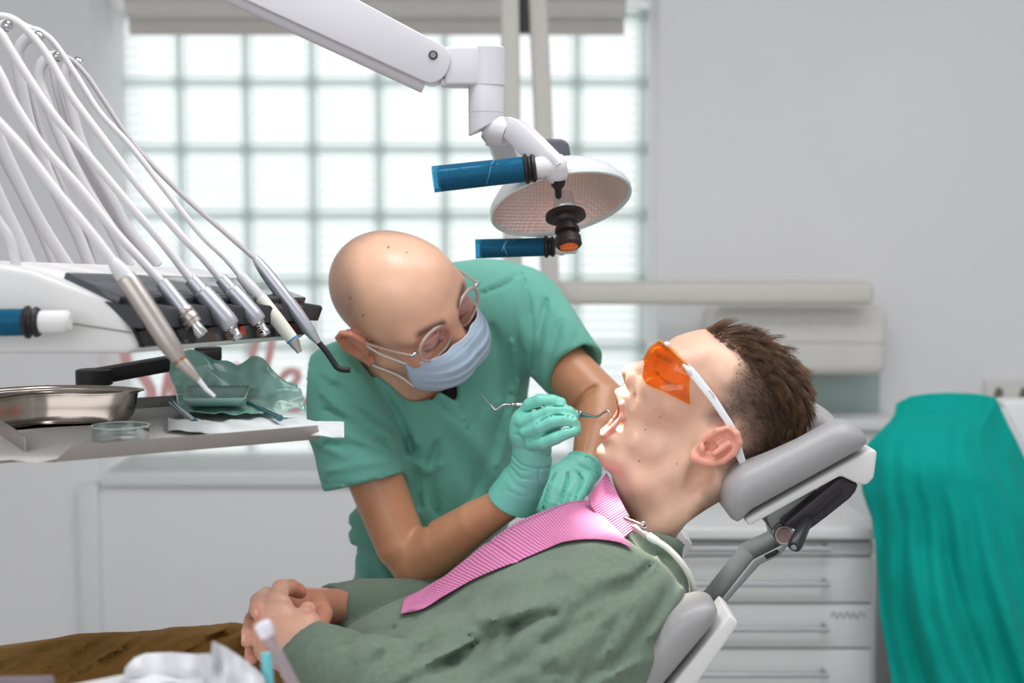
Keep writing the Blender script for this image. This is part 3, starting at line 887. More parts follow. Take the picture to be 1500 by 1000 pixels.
prism('side_rim', f, [p + n_ * .0022 for p in f], M_tray, tr_, .0008, 2)
# embossed paper liner
M_liner = bpy.data.materials.new('embossed_paper_liner'); M_liner.use_nodes = True
nt = M_liner.node_tree; b = nt.nodes['Principled BSDF']; b.inputs['Base Color'].default_value = lin((216, 212, 207)) + (1,); b.inputs['Roughness'].default_value = .85
tc = nt.nodes.new('ShaderNodeTexCoord'); vo = nt.nodes.new('ShaderNodeTexVoronoi'); vo.inputs['Scale'].default_value = 260; vo.inputs['Randomness'].default_value = 0
bp = nt.nodes.new('ShaderNodeBump'); bp.inputs['Strength'].default_value = .8; bp.inputs['Distance'].default_value = .002
nt.links.new(tc.outputs['Object'], vo.inputs['Vector']); nt.links.new(vo.outputs['Distance'], bp.inputs['Height']); nt.links.new(bp.outputs['Normal'], b.inputs['Normal'])
pl = slab('tray_paper', [T(.012, .004, .003), T(L + .02, .006, .003), T(L + .015, Wd - .01, .003), T(-.27, Wd - .01, .003), T(-.27, .02, .003), T(-.035, .016, .003), T(-.02, -.012, .002), T(0.0, -.004, .003)], .0012, M_liner, None)
tag(pl, 'embossed grey white paper liner lying on the metal instrument tray', 'paper')

# ---- kidney dish
zd = zt + .0045
def kidney(name):
    cx_, cy_ = on_plane(85, 612, zd), None
    c = on_plane(64, 626, zd)
    out = []
    # outline in tray axes: bean shape
    ua = Vector((1, .62, 0)).normalized(); va = Vector((-ua.y, ua.x, 0))
    def bean(th, s):
        a_, b_ = .108, .048
        x = a_ * math.cos(th); y = b_ * math.sin(th)
        y += .046 * (1 - (x / a_) ** 2)
        if math.sin(th) < 0: y += .030 * math.exp(-(x / .05) ** 2)
        return c + ua * (x * s) + va * (y * s)
    prof = [(.0, .0), (.55, .0), (.80, .0), (.885, .003), (.94, .010), (.965, .020), (.985, .033), (1.0, .036), (1.05, .037), (1.055, .0355), (1.0, .034)]
    inner = [(.975, .032), (.945, .018), (.92, .010), (.87, .0045), (.78, .0022), (.5, .002), (0, .002)]
    bm = bmesh.new(); n = 72; rings = []
    for s, z in prof + inner:
        rings.append([bm.verts.new(bean(2 * math.pi * k / n, max(s, .002)) + Vector((0, 0, z))) for k in range(n)])
    for i in range(len(rings) - 1):
        for k in range(n): bm.faces.new((rings[i][k], rings[i][(k + 1) % n], rings[i + 1][(k + 1) % n], rings[i + 1][k]))
    return from_bm(name, bm, mat('polished_steel', (160, 150, 141), 0.2, 1.0, noise_amt=.02), None, True, 60)
tag(kidney('kidney_dish'), 'polished steel kidney dish standing on the lined tray', 'dish')
# ---- petri dish
M_clear = bpy.data.materials.new('clear_glass'); M_clear.use_nodes = True
nt = M_clear.node_tree; nt.nodes.clear(); out = nt.nodes.new('ShaderNodeOutputMaterial')
tr = nt.nodes.new('ShaderNodeBsdfTransparent'); tr.inputs['Color'].default_value = (.93, .965, .955, 1)
gl = nt.nodes.new('ShaderNodeBsdfGlossy'); gl.inputs['Roughness'].default_value = .05
lw = nt.nodes.new('ShaderNodeLayerWeight'); lw.inputs['Blend'].default_value = .5
mr = nt.nodes.new('ShaderNodeMapRange'); mr.inputs['To Min'].default_value = .10; mr.inputs['To Max'].default_value = .9
mx = nt.nodes.new('ShaderNodeMixShader')
nt.links.new(lw.outputs['Facing'], mr.inputs['Value']); nt.links.new(mr.outputs[0], mx.inputs[0])
nt.links.new(tr.outputs[0], mx.inputs[1]); nt.links.new(gl.outputs[0], mx.inputs[2]); nt.links.new(mx.outputs[0], out.inputs[0])
A_ = on_plane(177, 645, zt + .0045)
pr = 41.5 * pxm(A_.y)
bm = bmesh.new()
add_lathe(bm, A_, A_ + Vector((0, 0, .0155)), [(0, .001), (0, pr * .93), (.04, pr * .97), (.12, pr * .985), (1, pr), (1.02, pr * .985), (1, pr * .965), (.2, pr * .95), (.15, pr * .9), (.14, .001)], 56, False)
o = from_bm('glass_dish', bm, M_clear, None, True, 50); tag(o, 'small round clear glass dish on the lined tray', 'dish')
M_gedge = mat('pale_green_glass_edge', (206, 226, 220), .08, trans=.3, noise_amt=.01, coat=.6)
tube('rim', [A_ + Vector((math.cos(t) * pr * .985, math.sin(t) * pr * .985, .0157)) for t in [2 * math.pi * i / 48 for i in range(48)]], .0009, M_gedge, o, 8, close=True)
tube('base_edge', [A_ + Vector((math.cos(t) * pr * .955, math.sin(t) * pr * .955, .0010)) for t in [2 * math.pi * i / 48 for i in range(48)]], .0008, M_gedge, o, 8, close=True)
# ---- sterilisation pouch with a mirror tray inside
M_tealfilm = mat('green_tinted_film', (138, 196, 180), 0.14, noise_amt=.06, noise_scale=14, bump=.45, bump_scale=18, coat=.9, alpha=.78)
M_pouchpaper = mat('white_pouch_paper', (208, 211, 210), 0.7, noise_amt=.015, bump=.3, bump_scale=40)
po = empty('sterile_pouch', 'opened sterilisation pouch of green film and white paper on the tray', 'pouch', on_plane(360, 620, zt))
def film(u, v):
    # v 0 front edge .. 1 raised back flap
    x = 262 + (448 - 262) * u
    yf = 612 + 4 * math.sin(3 * u)
    base = on_plane(x - 8 * v, yf - 26 * min(v, .55) / .55, zt + .006)
    h = .008 + .006 * noise.noise(Vector((u * 6, v * 5, 1)))
    if v > .5:
        k = (v - .5) / .5
        hb = np.interp(u, [0, .12, .3, .52, .58, .7, .82, 1], [.044, .052, .052, .046, .041, .047, .040, .012])
        h += hb * k ** .8 + .002 * math.sin(9 * u) * k
        base += Vector((-.016 * k, .012 * k, 0))
    # crumple
    h += .0035 * abs(noise.noise(Vector((u * 7, v * 6, 5)))) * (1 + .8 * (u > .7))
    return base + Vector((0, 0, max(h, .002)))
grid_mesh('film', film, 70, 40, M_tealfilm, po, .0006)
def ppr(u, v):
    x0, x1 = 246, 504
    x = x0 + (x1 - x0) * u
    yb = np.interp(u, [0, .3, .5, .7, 1], [612, 622, 606, 612, 620]); yf = np.interp(u, [0, .2, .33, .5, .75, 1], [632, 639, 645, 638, 634, 645])
    y = yb + (yf - yb) * v
    p = on_plane(x, y, zt + .006)
    h = .010 * math.sin(math.pi * min(1, v * .8)) * (0.7 + .5 * math.sin(7 * u)) + .004 * noise.noise(Vector((u * 10, v * 4, 9)))
    h -= .003 * v
    return p + Vector((0, 0, max(h, -.001)))
grid_mesh('paper', ppr, 60, 16, M_pouchpaper, po, .0006)
def inner_tray(u, v):
    x = 268 + 92 * u + 6 * v; y = 606 - 20 * v
    p = on_plane(x, y, zt + .010)
    e = max(abs(2 * u - 1), abs(2 * v - 1))
    return p + Vector((0, 0, .008 + .010 * smoothstep(.8, 1, e)))
grid_mesh('wrapped_tray', inner_tray, 40, 20, mat('wrapped_green_tray', (178, 208, 200), .3, noise_amt=.03), po, .001)
for j, (a, b) in enumerate([((252, 590), (285, 618)), ((365, 590), (410, 612))]):
    tube('wrapped_instrument', [on_plane(*a, zt + .018), on_plane(*b, zt + .014)], .004, mat('dark_teal_film_edge', (28, 96, 104), .15, coat=.8, noise_amt=.1), po, 10)

# ================================================================== dental lamp
LY = 1.845
la = empty('dental_lamp', 'white overhead dental lamp with round reflector and two blue covered handles', 'lamp', P(712, 100, LY))
M_lw = mat('lamp_white_enamel', (203, 201, 204), 0.32, noise_amt=0.005, noise_scale=10)
# spring arm
A = P(636, 96, LY); B = P(330, -56, LY - .02)
dv = B - A; Mx = Matrix.Translation(A) @ dv.to_track_quat('X', 'Y').to_matrix().to_4x4()
k = pxm(LY)
bm = bmesh.new()
n = 20; prof = []
hw = 29 * k
for i in range(n + 1):
    th = -math.pi / 2 + math.pi * i / n
    prof.append((-hw * math.cos(th) * .8, hw * math.sin(th)))
q = B - A; d = q.normalized(); nn = Vector((-d.z, 0, d.x))
if nn.z < 0: nn = -nn
pts = [A + d * a_ + nn * b_ for a_, b_ in prof] + [B + nn * hw * 1.35, B - nn * hw * 1.35]
prism('spring_arm', [p + Vector((0, -.026, 0)) for p in pts], [p + Vector((0, .026, 0)) for p in pts], M_lw, la, 0.004, 3)
tube('arm_cable_cover', [p + Vector((0, 0, 0)) for p in [A - nn * (hw + .003) + d * .0, A - nn * (hw + .005) + d * .08, B - nn * hw * 1.40]], .010, M_lw, la, 12)
lathe('screw', P(634.5, 80.5, LY - .029), P(634.5, 80.5, LY - .024), [(0, .004), (.2, .0058), (1, .0058)], M_dark, la, 16)
lathe('screw_centre', P(634.5, 80.5, LY - .0297), P(634.5, 80.5, LY - .026), [(0, .0036), (1, .0040)], mat('copper_screw', (150, 138, 134), .3, 1.0, noise_amt=.02), la, 16)
bm = bmesh.new()
a, b = P(652, 127, LY), P(712, 70, LY)
add_box(bm, (a.x, LY - .021, a.z), (b.x, LY + .021, b.z), .004, 3)
add_lathe(bm, P(713, 127.5, LY), P(713, 68.5, LY), [(0, .0215), (.04, .0235), (.96, .0235), (1, .0215)], 32)
add_box(bm, (P(645, 0, LY).x, LY - .018, P(0, 128, LY).z), (P(690, 0, LY).x, LY + .018, P(0, 116, LY).z), .003, 2)
from_bm('elbow_block', bm, M_lw, la, True, 35)
bm = bmesh.new()
rings = add_lathe(bm, P(712, 198, LY), P(712, 119, LY), [(0, .021), (.02, .0225), (.40, .0228), (.405, .0222), (.415, .0222), (.42, .0228), (.97, .0228), (1, .022)], 36)
for v in bm.verts:
    t = (P(712, 150, LY).z - v.co.z)
    if t > 0.02: v.co.z += (v.co.x - P(690, 0, LY).x) * .5 * min(1, (t - .02) / .02)
from_bm('swivel_post', bm, M_lw, la, True, 40)
# ball joint and arched yoke
lathe('ball_joint', P(712, 184, LY), P(744, 196, LY - .01), [(0, .012), (.3, .018), (.6, .019), (1, .017)], M_lw, la)
def ribbon(name, path, w, th, m, par, wdir):
    """flat arched bar: path in world, wide along wdir"""
    bm = bmesh.new(); rs = []
    wdir = Vector(wdir).normalized()
    for i, p in enumerate(path):
        d_ = (path[min(i + 1, len(path) - 1)] - path[max(i - 1, 0)]).normalized()
        nn_ = d_.cross(wdir).normalized()
        ring = []
        for (a_, b_) in ((-1, -.7), (-.8, -1), (.8, -1), (1, -.7), (1, .7), (.8, 1), (-.8, 1), (-1, .7)):
            ring.append(bm.verts.new(p + wdir * (w / 2 * a_) + nn_ * (th / 2 * b_)))
        rs.append(ring)
    for r0, r1 in zip(rs[:-1], rs[1:]):
        for kk in range(8): bm.faces.new((r0[kk], r0[(kk + 1) % 8], r1[(kk + 1) % 8], r1[kk]))
    bm.faces.new(rs[0]); bm.faces.new(list(reversed(rs[-1])))
    return from_bm(name, bm, m, par, True, 45)
near_arm = [P(x, y, Y) for x, y, Y in catmull([(722, 196, LY + .012), (738, 185, LY), (757, 193, LY - .03), (777, 212, LY - .06), (800, 236, LY - .085), (812, 250, LY - .09)], 6)]
ribbon('yoke', near_arm, .036, .019, M_lw, la, (.55, -.62, .55))
far_arm = [P(x, y, Y) for x, y, Y in catmull([(722, 196, LY + .012), (730, 205, LY + .04), (742, 235, LY + .09), (768, 290, LY + .125), (805, 345, LY + .12), (832, 361, LY + .09)], 6)]
ribbon('yoke', far_arm, .030, .016, M_lw, la, (.75, .1, .5))
lathe('yoke_foot', P(814, 238, LY - .09), P(818, 276, LY - .085), [(0, .0135), (.5, .0140), (.75, .010), (.8, .008), (1, .004)], M_lw, la)
lathe('pivot_pin', P(817, 262, LY - .088), P(818.5, 291, LY - .08), [(0, .0105), (.35, .008), (.5, .0045), (.9, .004), (1, .002)], M_rubber, la)
handle(la, (829, 241), (784, 246), LY - .09, 17.6 * pxm(LY - .09), .120)
handle(la, (846, 360), (812, 361), LY + .07, 12.8 * pxm(LY + .07), .100)
# reflector
ctr = P(822, 300, LY); n0 = Vector((.19, -.40, -.90)).normalized(); Rr = 105 * k
fx, fy, _ = frame_from(n0)
bm = bmesh.new(); n = 64
back = [(-.052, .012), (-.051, .026), (-.047, .045), (-.038, .066), (-.024, .085), (-.010, .096), (-.003, .0975), (0, .098)]
rings = []
for z, r in back: rings.append([bm.verts.new(ctr + n0 * z + (fx * math.cos(2 * math.pi * q / n) + fy * math.sin(2 * math.pi * q / n)) * (r * Rr / .098)) for q in range(n)])
for i in range(len(rings) - 1):
    for q in range(n): bm.faces.new((rings[i][q], rings[i][(q + 1) % n], rings[i + 1][(q + 1) % n], rings[i + 1][q]))
bm.faces.new(rings[0])
dome = from_bm('dome', bm, M_lw, la, True, 50)
M_refl = mat('pink_dichroic_mirror', (253, 226, 218), 0.30, 0.55, noise_amt=.10, noise_scale=14)
nt = M_refl.node_tree; tc = nt.nodes.new('ShaderNodeTexCoord'); vo = nt.nodes.new('ShaderNodeTexVoronoi'); vo.inputs['Scale'].default_value = 220; vo.inputs['Randomness'].default_value = 0.0
bp = nt.nodes.new('ShaderNodeBump'); bp.inputs['Strength'].default_value = .35; bp.inputs['Distance'].default_value = .003
nt.links.new(tc.outputs['Object'], vo.inputs['Vector']); nt.links.new(vo.outputs['Distance'], bp.inputs['Height']); nt.links.new(bp.outputs['Normal'], nt.nodes['Principled BSDF'].inputs['Normal'])
def disc_rings(prof, m, name, par, cap_first=False):
    bm = bmesh.new(); rings = []
    for z, r in prof: rings.append([bm.verts.new(ctr + n0 * z + (fx * math.cos(2 * math.pi * q / n) + fy * math.sin(2 * math.pi * q / n)) * r) for q in range(n)])
    for i in range(len(rings) - 1):
        for q in range(n): bm.faces.new((rings[i][q], rings[i][(q + 1) % n], rings[i + 1][(q + 1) % n], rings[i + 1][q]))
    if cap_first: bm.faces.new(rings[0])
    return from_bm(name, bm, m, par, True, 50)
s_ = Rr / .098
disc_rings([(-.044, .010 * s_), (-.043, .03 * s_), (-.038, .05 * s_), (-.028, .068 * s_), (-.016, .082 * s_), (-.006, .0905 * s_), (-.003, .0925 * s_)], M_refl, 'reflector', la, True)
disc_rings([(-.004, .0925 * s_), (.000, .093 * s_), (.002, .0955 * s_), (.001, .098 * s_), (-.004, .0985 * s_), (-.005, .097 * s_)], mat('clear_cover_rim', (214, 222, 220), .15, noise_amt=.01, coat=.5), 'cover_rim', la)
# bulb holder on the axis
b0 = ctr - n0 * .03
ax = (P(832, 352, LY - .038) - P(825, 288, LY - .012)).normalized()
S0 = P(825, 284, LY - .012)
lathe('bulb_sleeve', S0, S0 + ax * .031, [(0, .0115), (.2, .0125), (.6, .0145), (.7, .0135), (.75, .0150), (1, .0150)], mat('silver_bulb_sleeve', (226, 228, 230), .22, .7, noise_amt=.02), la)
lathe('bulb_holder', S0 + ax * .0275, S0 + ax * .0745, [(0, .017), (.02, .0255), (.13, .026), (.17, .0165), (.28, .0155), (.33, .012), (.42, .0125), (.45, .0155), (.56, .016), (.60, .011), (.68, .0115), (.72, .0165), (.94, .017), (1, .0145)], mat('dark_brown_plastic', (44, 32, 34), .45, noise_amt=.04), la, 32)
lathe('orange_cap', S0 + ax * .074, S0 + ax * .076, [(0, .0118), (.7, .0116), (1, .0105)], mat('orange_cap_plastic', (238, 112, 44), .35, noise_amt=.02), la, 24)
bm = bmesh.new(); u_, v_, _ = frame_from(ax)
for q in range(3):
    th = q * math.pi / 3 + .3; e_ = u_ * math.cos(th) + v_ * math.sin(th)
    add_tube(bm, [S0 + ax * .0763 - e_ * .0085, S0 + ax * .0763 + e_ * .0085], .0006, 6)
from_bm('cap_rib', bm, mat('orange_rib', (252, 146, 84), .4, noise_amt=.01), la)
# motor box behind the dish
bx = [P(792, 208, LY + .07), P(800, 203, LY + .07), P(824, 203, LY + .07), P(833, 209, LY + .07), P(840, 250, LY + .07), P(838, 262, LY + .07), P(786, 262, LY + .07)]
prism('transformer_box', bx, [p + Vector((0, .05, 0)) for p in bx], mat('slate_grey_plastic', (84, 84, 90), .4, noise_amt=.03), la, .006, 3)
# its light: a spot in front of the bulb holder, aimed at the patient's mouth and neck
sl = bpy.data.lights.new('lamp_beam', 'SPOT'); so_ = bpy.data.objects.new('lamp_beam', sl); C.objects.link(so_)
so_.location = S0 + ax * .088
tgt = P(918, 722, 1.655)
so_.rotation_euler = (tgt - so_.location).to_track_quat('-Z', 'Y').to_euler()
sl.energy = 30; sl.spot_size = R(20); sl.spot_blend = .7; sl.shadow_soft_size = .03; sl.color = lin((255, 244, 228))

# ================================================================== dental chair
M_leather = mat('grey_leatherette', (156, 154, 154), 0.36, noise_amt=.012, noise_scale=120, bump=.12, bump_scale=700)
ch = empty('dental_chair', 'grey upholstered dental chair with white shell and steel headrest arm', 'dental chair', (0.0, 1.72, 0))
def inflate(name, poly, Yc, half, Yp, rnd, h, m, par, pad=.02, carve=None, sm=3):
    """cushion: traced side profile given its real width, edges rounded over"""
    W_ = [P(x, y, Yp) for x, y in poly]
    lo = (min(p.x for p in W_) - pad, Yc - half - pad, min(p.z for p in W_) - pad); hi = (max(p.x for p in W_) + pad, Yc + half + pad, max(p.z for p in W_) + pad)
    f = Field(lo, hi, h)
    gx_, gz_ = np.meshgrid(f.X[:, 0, 0], f.Z[0, 0, :], indexing='ij')
    d2 = blur2(poly_sdf([(p.x, p.z) for p in W_], gx_, gz_), 4)
    qx = d2[:, None, :] + rnd; qy = np.abs(f.Y - Yc) - (half - rnd)
    f.F = (np.sqrt(np.maximum(qx, 0) ** 2 + np.maximum(qy, 0) ** 2) + np.minimum(np.maximum(qx, qy), 0) - rnd).astype(np.float32)
    if carve: carve(f)
    return field_mesh(name, f, m, par, sm)[0]
HY0 = 1.60
def carve_head(f):
    f.ell(P(1120, 560, 1.72), (.105, .080, .100), None, .03, 's')
inflate('headrest_cushion', [(1090, 773), (1076, 770), (1064, 746), (1065, 714), (1084, 692), (1126, 671), (1180, 644), (1215, 625), (1238, 617), (1262, 627), (1280, 646), (1276, 655), (1100, 752), (1093, 760)], 1.72, .125, HY0, .024, .004, M_leather, ch, carve=carve_head)
f_ = [(1091, 761), (1277, 657), (1286, 661), (1281, 700), (1270, 711), (1255, 708), (1232, 697), (1098, 771)]
prism('headrest_shell', [P(x, y, 1.612) for x, y in f_], [P(x, y, 1.612) + Vector((0, .215, 0)) for x, y in f_], M_white, ch, .006, 3)
f_ = [(1120, 757), (1126, 749), (1194, 715), (1203, 722), (1165, 752), (1140, 786), (1126, 772)]
prism('headrest_bracket', [P(x, y, 1.655) for x, y in f_], [P(x, y, 1.655) + Vector((0, .10, 0)) for x, y in f_], mat('dull_cast_metal', (132, 136, 132), .38, .8, noise_amt=.06), ch, .004, 3)
f_ = [(1146, 769), (1160, 757), (1228, 700), (1236, 698), (1258, 709), (1254, 720), (1246, 730), (1212, 757), (1184, 778), (1170, 778)]
lev = prism('lock_plate', [P(x, y, 1.628) for x, y in f_], [P(x, y, 1.628) + Vector((0, .026, 0)) for x, y in f_], mat('dark_plum_plastic', (44, 38, 44), .42, noise_amt=.03), ch, .004, 3)
f_ = [(1183, 754), (1190, 760), (1236, 722), (1233, 716), (1228, 716)]
prism('slot', [P(x, y, 1.6265) for x, y in f_], [P(x, y, 1.632) for x, y in f_], M_rubber, lev, .001, 2)
lathe('screw', P(1212.5, 749.5, 1.626), P(1212.5, 749.5, 1.63), [(0, .0015), (1, .002)], M_rubber, lev, 12)
kn = lathe('lock_lever', P(1183, 760, 1.622), P(1163, 801, 1.592), [(0, .0045), (.15, .0068), (.6, .0080), (.92, .0086), (1, .0074)], mat('charcoal_lever', (46, 46, 52), .35, noise_amt=.03), ch)
d_ = (P(1163, 801, 1.592) - P(1183, 760, 1.622)).normalized()
lathe('lever_screw', P(1163, 801, 1.592) - d_ * .001, P(1163, 801, 1.592) + d_ * .001, [(0, .0042), (1, .0036)], M_chrome, kn, 16)
lathe('pivot', P(1149, 784, 1.640), P(1149, 784, 1.640) + Vector((0, .012, 0)), [(0, .0108), (.1, .0118), (1, .0118)], M_alu, ch, 32)
lathe('pivot_cap', P(1149, 784, 1.6385), P(1149, 784, 1.6385) + Vector((0, .004, 0)), [(0, .0084), (.15, .0088), (1, .0088)], mat('bronze_cap', (150, 130, 118), .35, .9, noise_amt=.06, noise_scale=200), ch, 32)
M_arm = mat('brushed_arm_steel', (146, 150, 148), .34, .85, noise_amt=.03, noise_scale=60)
f_ = [(1136, 776), (1150, 772), (1158, 784), (1157, 797), (1143, 814), (1114, 827), (1056, 892), (1020, 930), (1000, 930), (1046, 890), (1103, 818), (1143, 799)]
prism('headrest_arm', [P(x, y, 1.652) for x, y in f_], [P(x, y, 1.652) + Vector((0, .085, 0)) for x, y in f_], M_arm, ch, .0025, 3)
f_ = [(1119, 813), (1138, 804), (1142, 808), (1137, 813), (1123, 819)]
prism('arm_slot', [P(x, y, 1.6505) for x, y in f_], [P(x, y, 1.656) for x, y in f_], M_rubber, ch, .001, 2)
def notch(f):
    # the shoulder wings stand up at both sides; the middle is cut lower
    d = np.maximum(np.abs(f.Y - 1.72) - .150, P(960, 985, 1.48).z - f.Z)
    d = np.broadcast_to(d, f.F.shape)
    hh = np.maximum(.03 - np.abs(f.F + d), 0) / .03
    f.F = (np.maximum(f.F, -d) + hh * hh * .03 * .25).astype(np.float32)
bk = [(1066, 896), (1060, 889), (1045, 885), (1020, 888), (988, 905), (955, 945), (900, 1010), (800, 1120), (700, 1220), (640, 1290), (700, 1310), (860, 1145), (981, 1000), (1055, 912)]
inflate('backrest_cushion', bk, 1.725, .245, 1.48, .020, .006, M_leather, ch, carve=notch)
bs = [(1069, 900), (1081, 911), (1080, 918), (1022, 1000), (900, 1150), (740, 1330), (690, 1320), (862, 1152), (985, 1003)]
for ya, yb in ((1.492, 1.575), (1.875, 1.958)):
    prism('wing_shell', [P(x, y, 1.492) + Vector((0, ya - 1.492, 0)) for x, y in bs[:6] + bs[-2:]], [P(x, y, 1.492) + Vector((0, yb - 1.492, 0)) for x, y in bs[:6] + bs[-2:]], M_white, ch, .008, 3)
prism('backrest_shell', [P(x, y, 1.492) + Vector((0, .06, 0)) for x, y in [(985, 1003), (1022, 1000), (900, 1150), (740, 1330), (690, 1320), (862, 1152)]], [P(x, y, 1.492) + Vector((0, .40, 0)) for x, y in [(985, 1003), (1022, 1000), (900, 1150), (740, 1330), (690, 1320), (862, 1152)]], M_white, ch, .008, 3)
# seat, leg rest and pedestal (below the frame)
zs = P(600, 1290, 1.48).z
box('seat_cushion', (-1.35, 1.47, zs - .02), (-.02, 1.97, zs + .07), M_leather, ch, .03, 4)
box('seat_shell', (-1.30, 1.50, zs - .06), (-.04, 1.94, zs - .02), M_white, ch, .015, 3)
prism('lift_arm', [Vector((-.45, 1.62, zs - .06)), Vector((-.15, 1.62, zs - .06)), Vector((.05, 1.62, .12)), Vector((-.35, 1.62, .12))], [Vector((-.45, 1.82, zs - .06)), Vector((-.15, 1.82, zs - .06)), Vector((.05, 1.82, .12)), Vector((-.35, 1.82, .12))], M_white, ch, .01, 2)
box('base_plate', (-.6, 1.5, 0), (.3, 1.94, .12), M_white, ch, .03, 3)
# ================================================================== the dentist
def skin_mat(name, sss=.12, rough=.45, bump=.12):
    return mat(name, (220, 170, 140), rough, noise_amt=.035, noise_scale=55, bump=bump, bump_scale=600, sss=sss, sss_rad=(.008, .003, .0015), attr='Col')
M_skinD = skin_mat('dentist_skin', rough=.36)
M_skinD.node_tree.nodes['Principled BSDF'].inputs['Coat Weight'].default_value = .22
M_skinD.node_tree.nodes['Principled BSDF'].inputs['Coat Roughness'].default_value = .22
M_scrub = mat('green_scrub_cotton', (103, 172, 154), 0.85, noise_amt=.02, noise_scale=25, bump=.22, bump_scale=900, sheen=.15)
M_glove = mat('green_nitrile_glove', (120, 206, 186), 0.42, noise_amt=.025, noise_scale=60, bump=.12, bump_scale=160)
DE = empty('person', 'bald person in green scrubs, glasses and face mask leaning over holding a dental probe', 'person', (-.12, 2.16, 0))
HC = P(588.4, 444.9, 1.915)
HF = Vector((.7664, -.584, -.2677)).normalized(); HL = Vector((.5907, .4767, .6511)); HL = (HL - HF * HL.dot(HF)).normalized(); HU = HF.cross(HL)
HROT = [tuple(HF), tuple(HL), tuple(HU)]
def HD(f, l, u): return HC + HF * f + HL * l + HU * u
def to_head(V):
    d = np.asarray(V) - np.array(HC)
    return d @ np.array(HF), d @ np.array(HL), d @ np.array(HU)

f = Field(P(478, 330, 1.72) - Vector((0, 0, .60)) - Vector((.04, 0, 0)), Vector((P(925, 330, 2.1).x, 2.26, P(560, 325, 1.8).z)), .0027)
def E(c, r, k, op='u'): f.ell(HD(*c), r, HROT, k, op)
E((-.008, 0, .028), (.091, .0745, .077), .01)
E((.030, 0, .028), (.062, .064, .064), .03)
E((.042, 0, -.035), (.048, .055, .074), .03)
for s in (-1, 1):
    f.cone(HD(.0, s * .053, -.05), HD(.058, s * .018, -.088), .017, .016, .03)
    E((.060, s * .044, -.030), (.022, .019, .017), .02)
    f.cone(HD(.082, s * .010, .017), HD(.066, s * .048, .019), .010, .010, .02)
E((.067, 0, -.091), (.018, .023, .016), .02)
for s in (-1, 1):
    E((.092, s * .033, -.003), (.017, .019, .013), .016, 's')
    E((.0735, s * .033, -.004), (.0145, .0145, .0135), .003)
    f.cone(HD(.088, s * .024, .004), HD(.080, s * .046, .003), .0030, .0030, .004)
f.cone(HD(.089, 0, .004), HD(.102, 0, -.031), .0075, .0105, .012)
for s in (-1, 1): E((.096, s * .012, -.037), (.011, .008, .008), .006)
E((.088, 0, -.066), (.014, .024, .008), .01)
# ears
for s in (-1, 1):
    helix = [(.006, .078, -.004), (.006, .083, .014), (-.004, .088, .026), (-.018, .092, .027), (-.029, .094, .015), (-.030, .092, -.005), (-.021, .087, -.022), (-.008, .082, -.033)]
    o_ = 0.0 if s < 0 else .009      # this ear lies flatter against the head
    E((-.012, s * (.0835 - o_), -.002), (.019, .0085, .029), .008)
    E((-.006, s * (.081 - o_), -.033), (.009, .006, .010), .006)
    f.chain([(HD(a, s * (b - o_), c - o_ * .5), .0042) for a, b, c in helix], .004)
    E((-.010, s * (.093 - o_), -.006), (.010, .009, .014), .004, 's')
    E((-.018, s * (.096 - o_), .012), (.006, .006, .008), .004, 's')
# neck, shoulders and trunk under the clothes
f.cone(HD(-.030, 0, -.045), P(596, 560, 2.05), .058, .060, .03)
f.cone(P(600, 570, 2.09), P(630, 700, 2.13), .045, .07, .02)
f.cone(P(630, 700, 2.12), P(605, 840, 2.15), .075, .075, .02)
f.cone(P(600, 575, 2.07), P(515, 580, 2.01), .04, .036, .02)
f.cone(P(620, 560, 2.09), P(762, 465, 2.12), .04, .036, .02)
# right arm (towards the camera) and left arm
RA = [(P(508, 570, 2.00), .040), (P(545, 690, 1.955), .0385), (P(588, 796, 1.94), .0365), (P(613, 822, 1.94), .0375)]
f.chain(RA, .006)
f.chain([(P(613, 822, 1.94), .0375), (P(650, 796, 1.90), .0345), (P(697, 764, 1.858), .0280), (P(740, 738, 1.831), .0225), (P(763, 713, 1.82), .019), (P(777, 680, 1.81), .0165)], .008)
f.chain([(P(762, 460, 2.12), .040), (P(828, 538, 2.06), .0375), (P(866, 576, 2.03), .036), (P(878, 588, 2.02), .035)], .006)
f.chain([(P(878, 588, 2.02), .035), (P(875, 625, 1.98), .031), (P(860, 676, 1.94), .0215), (P(835, 700, 1.925), .017)], .006)
f.crease([(838, 600), (858, 577), (872, 566)], 4, .006)
f.crease([(607, 722), (620, 758), (628, 775)], 5, .003)
E((.2, 0, .2), (.001, .001, .001), .001)

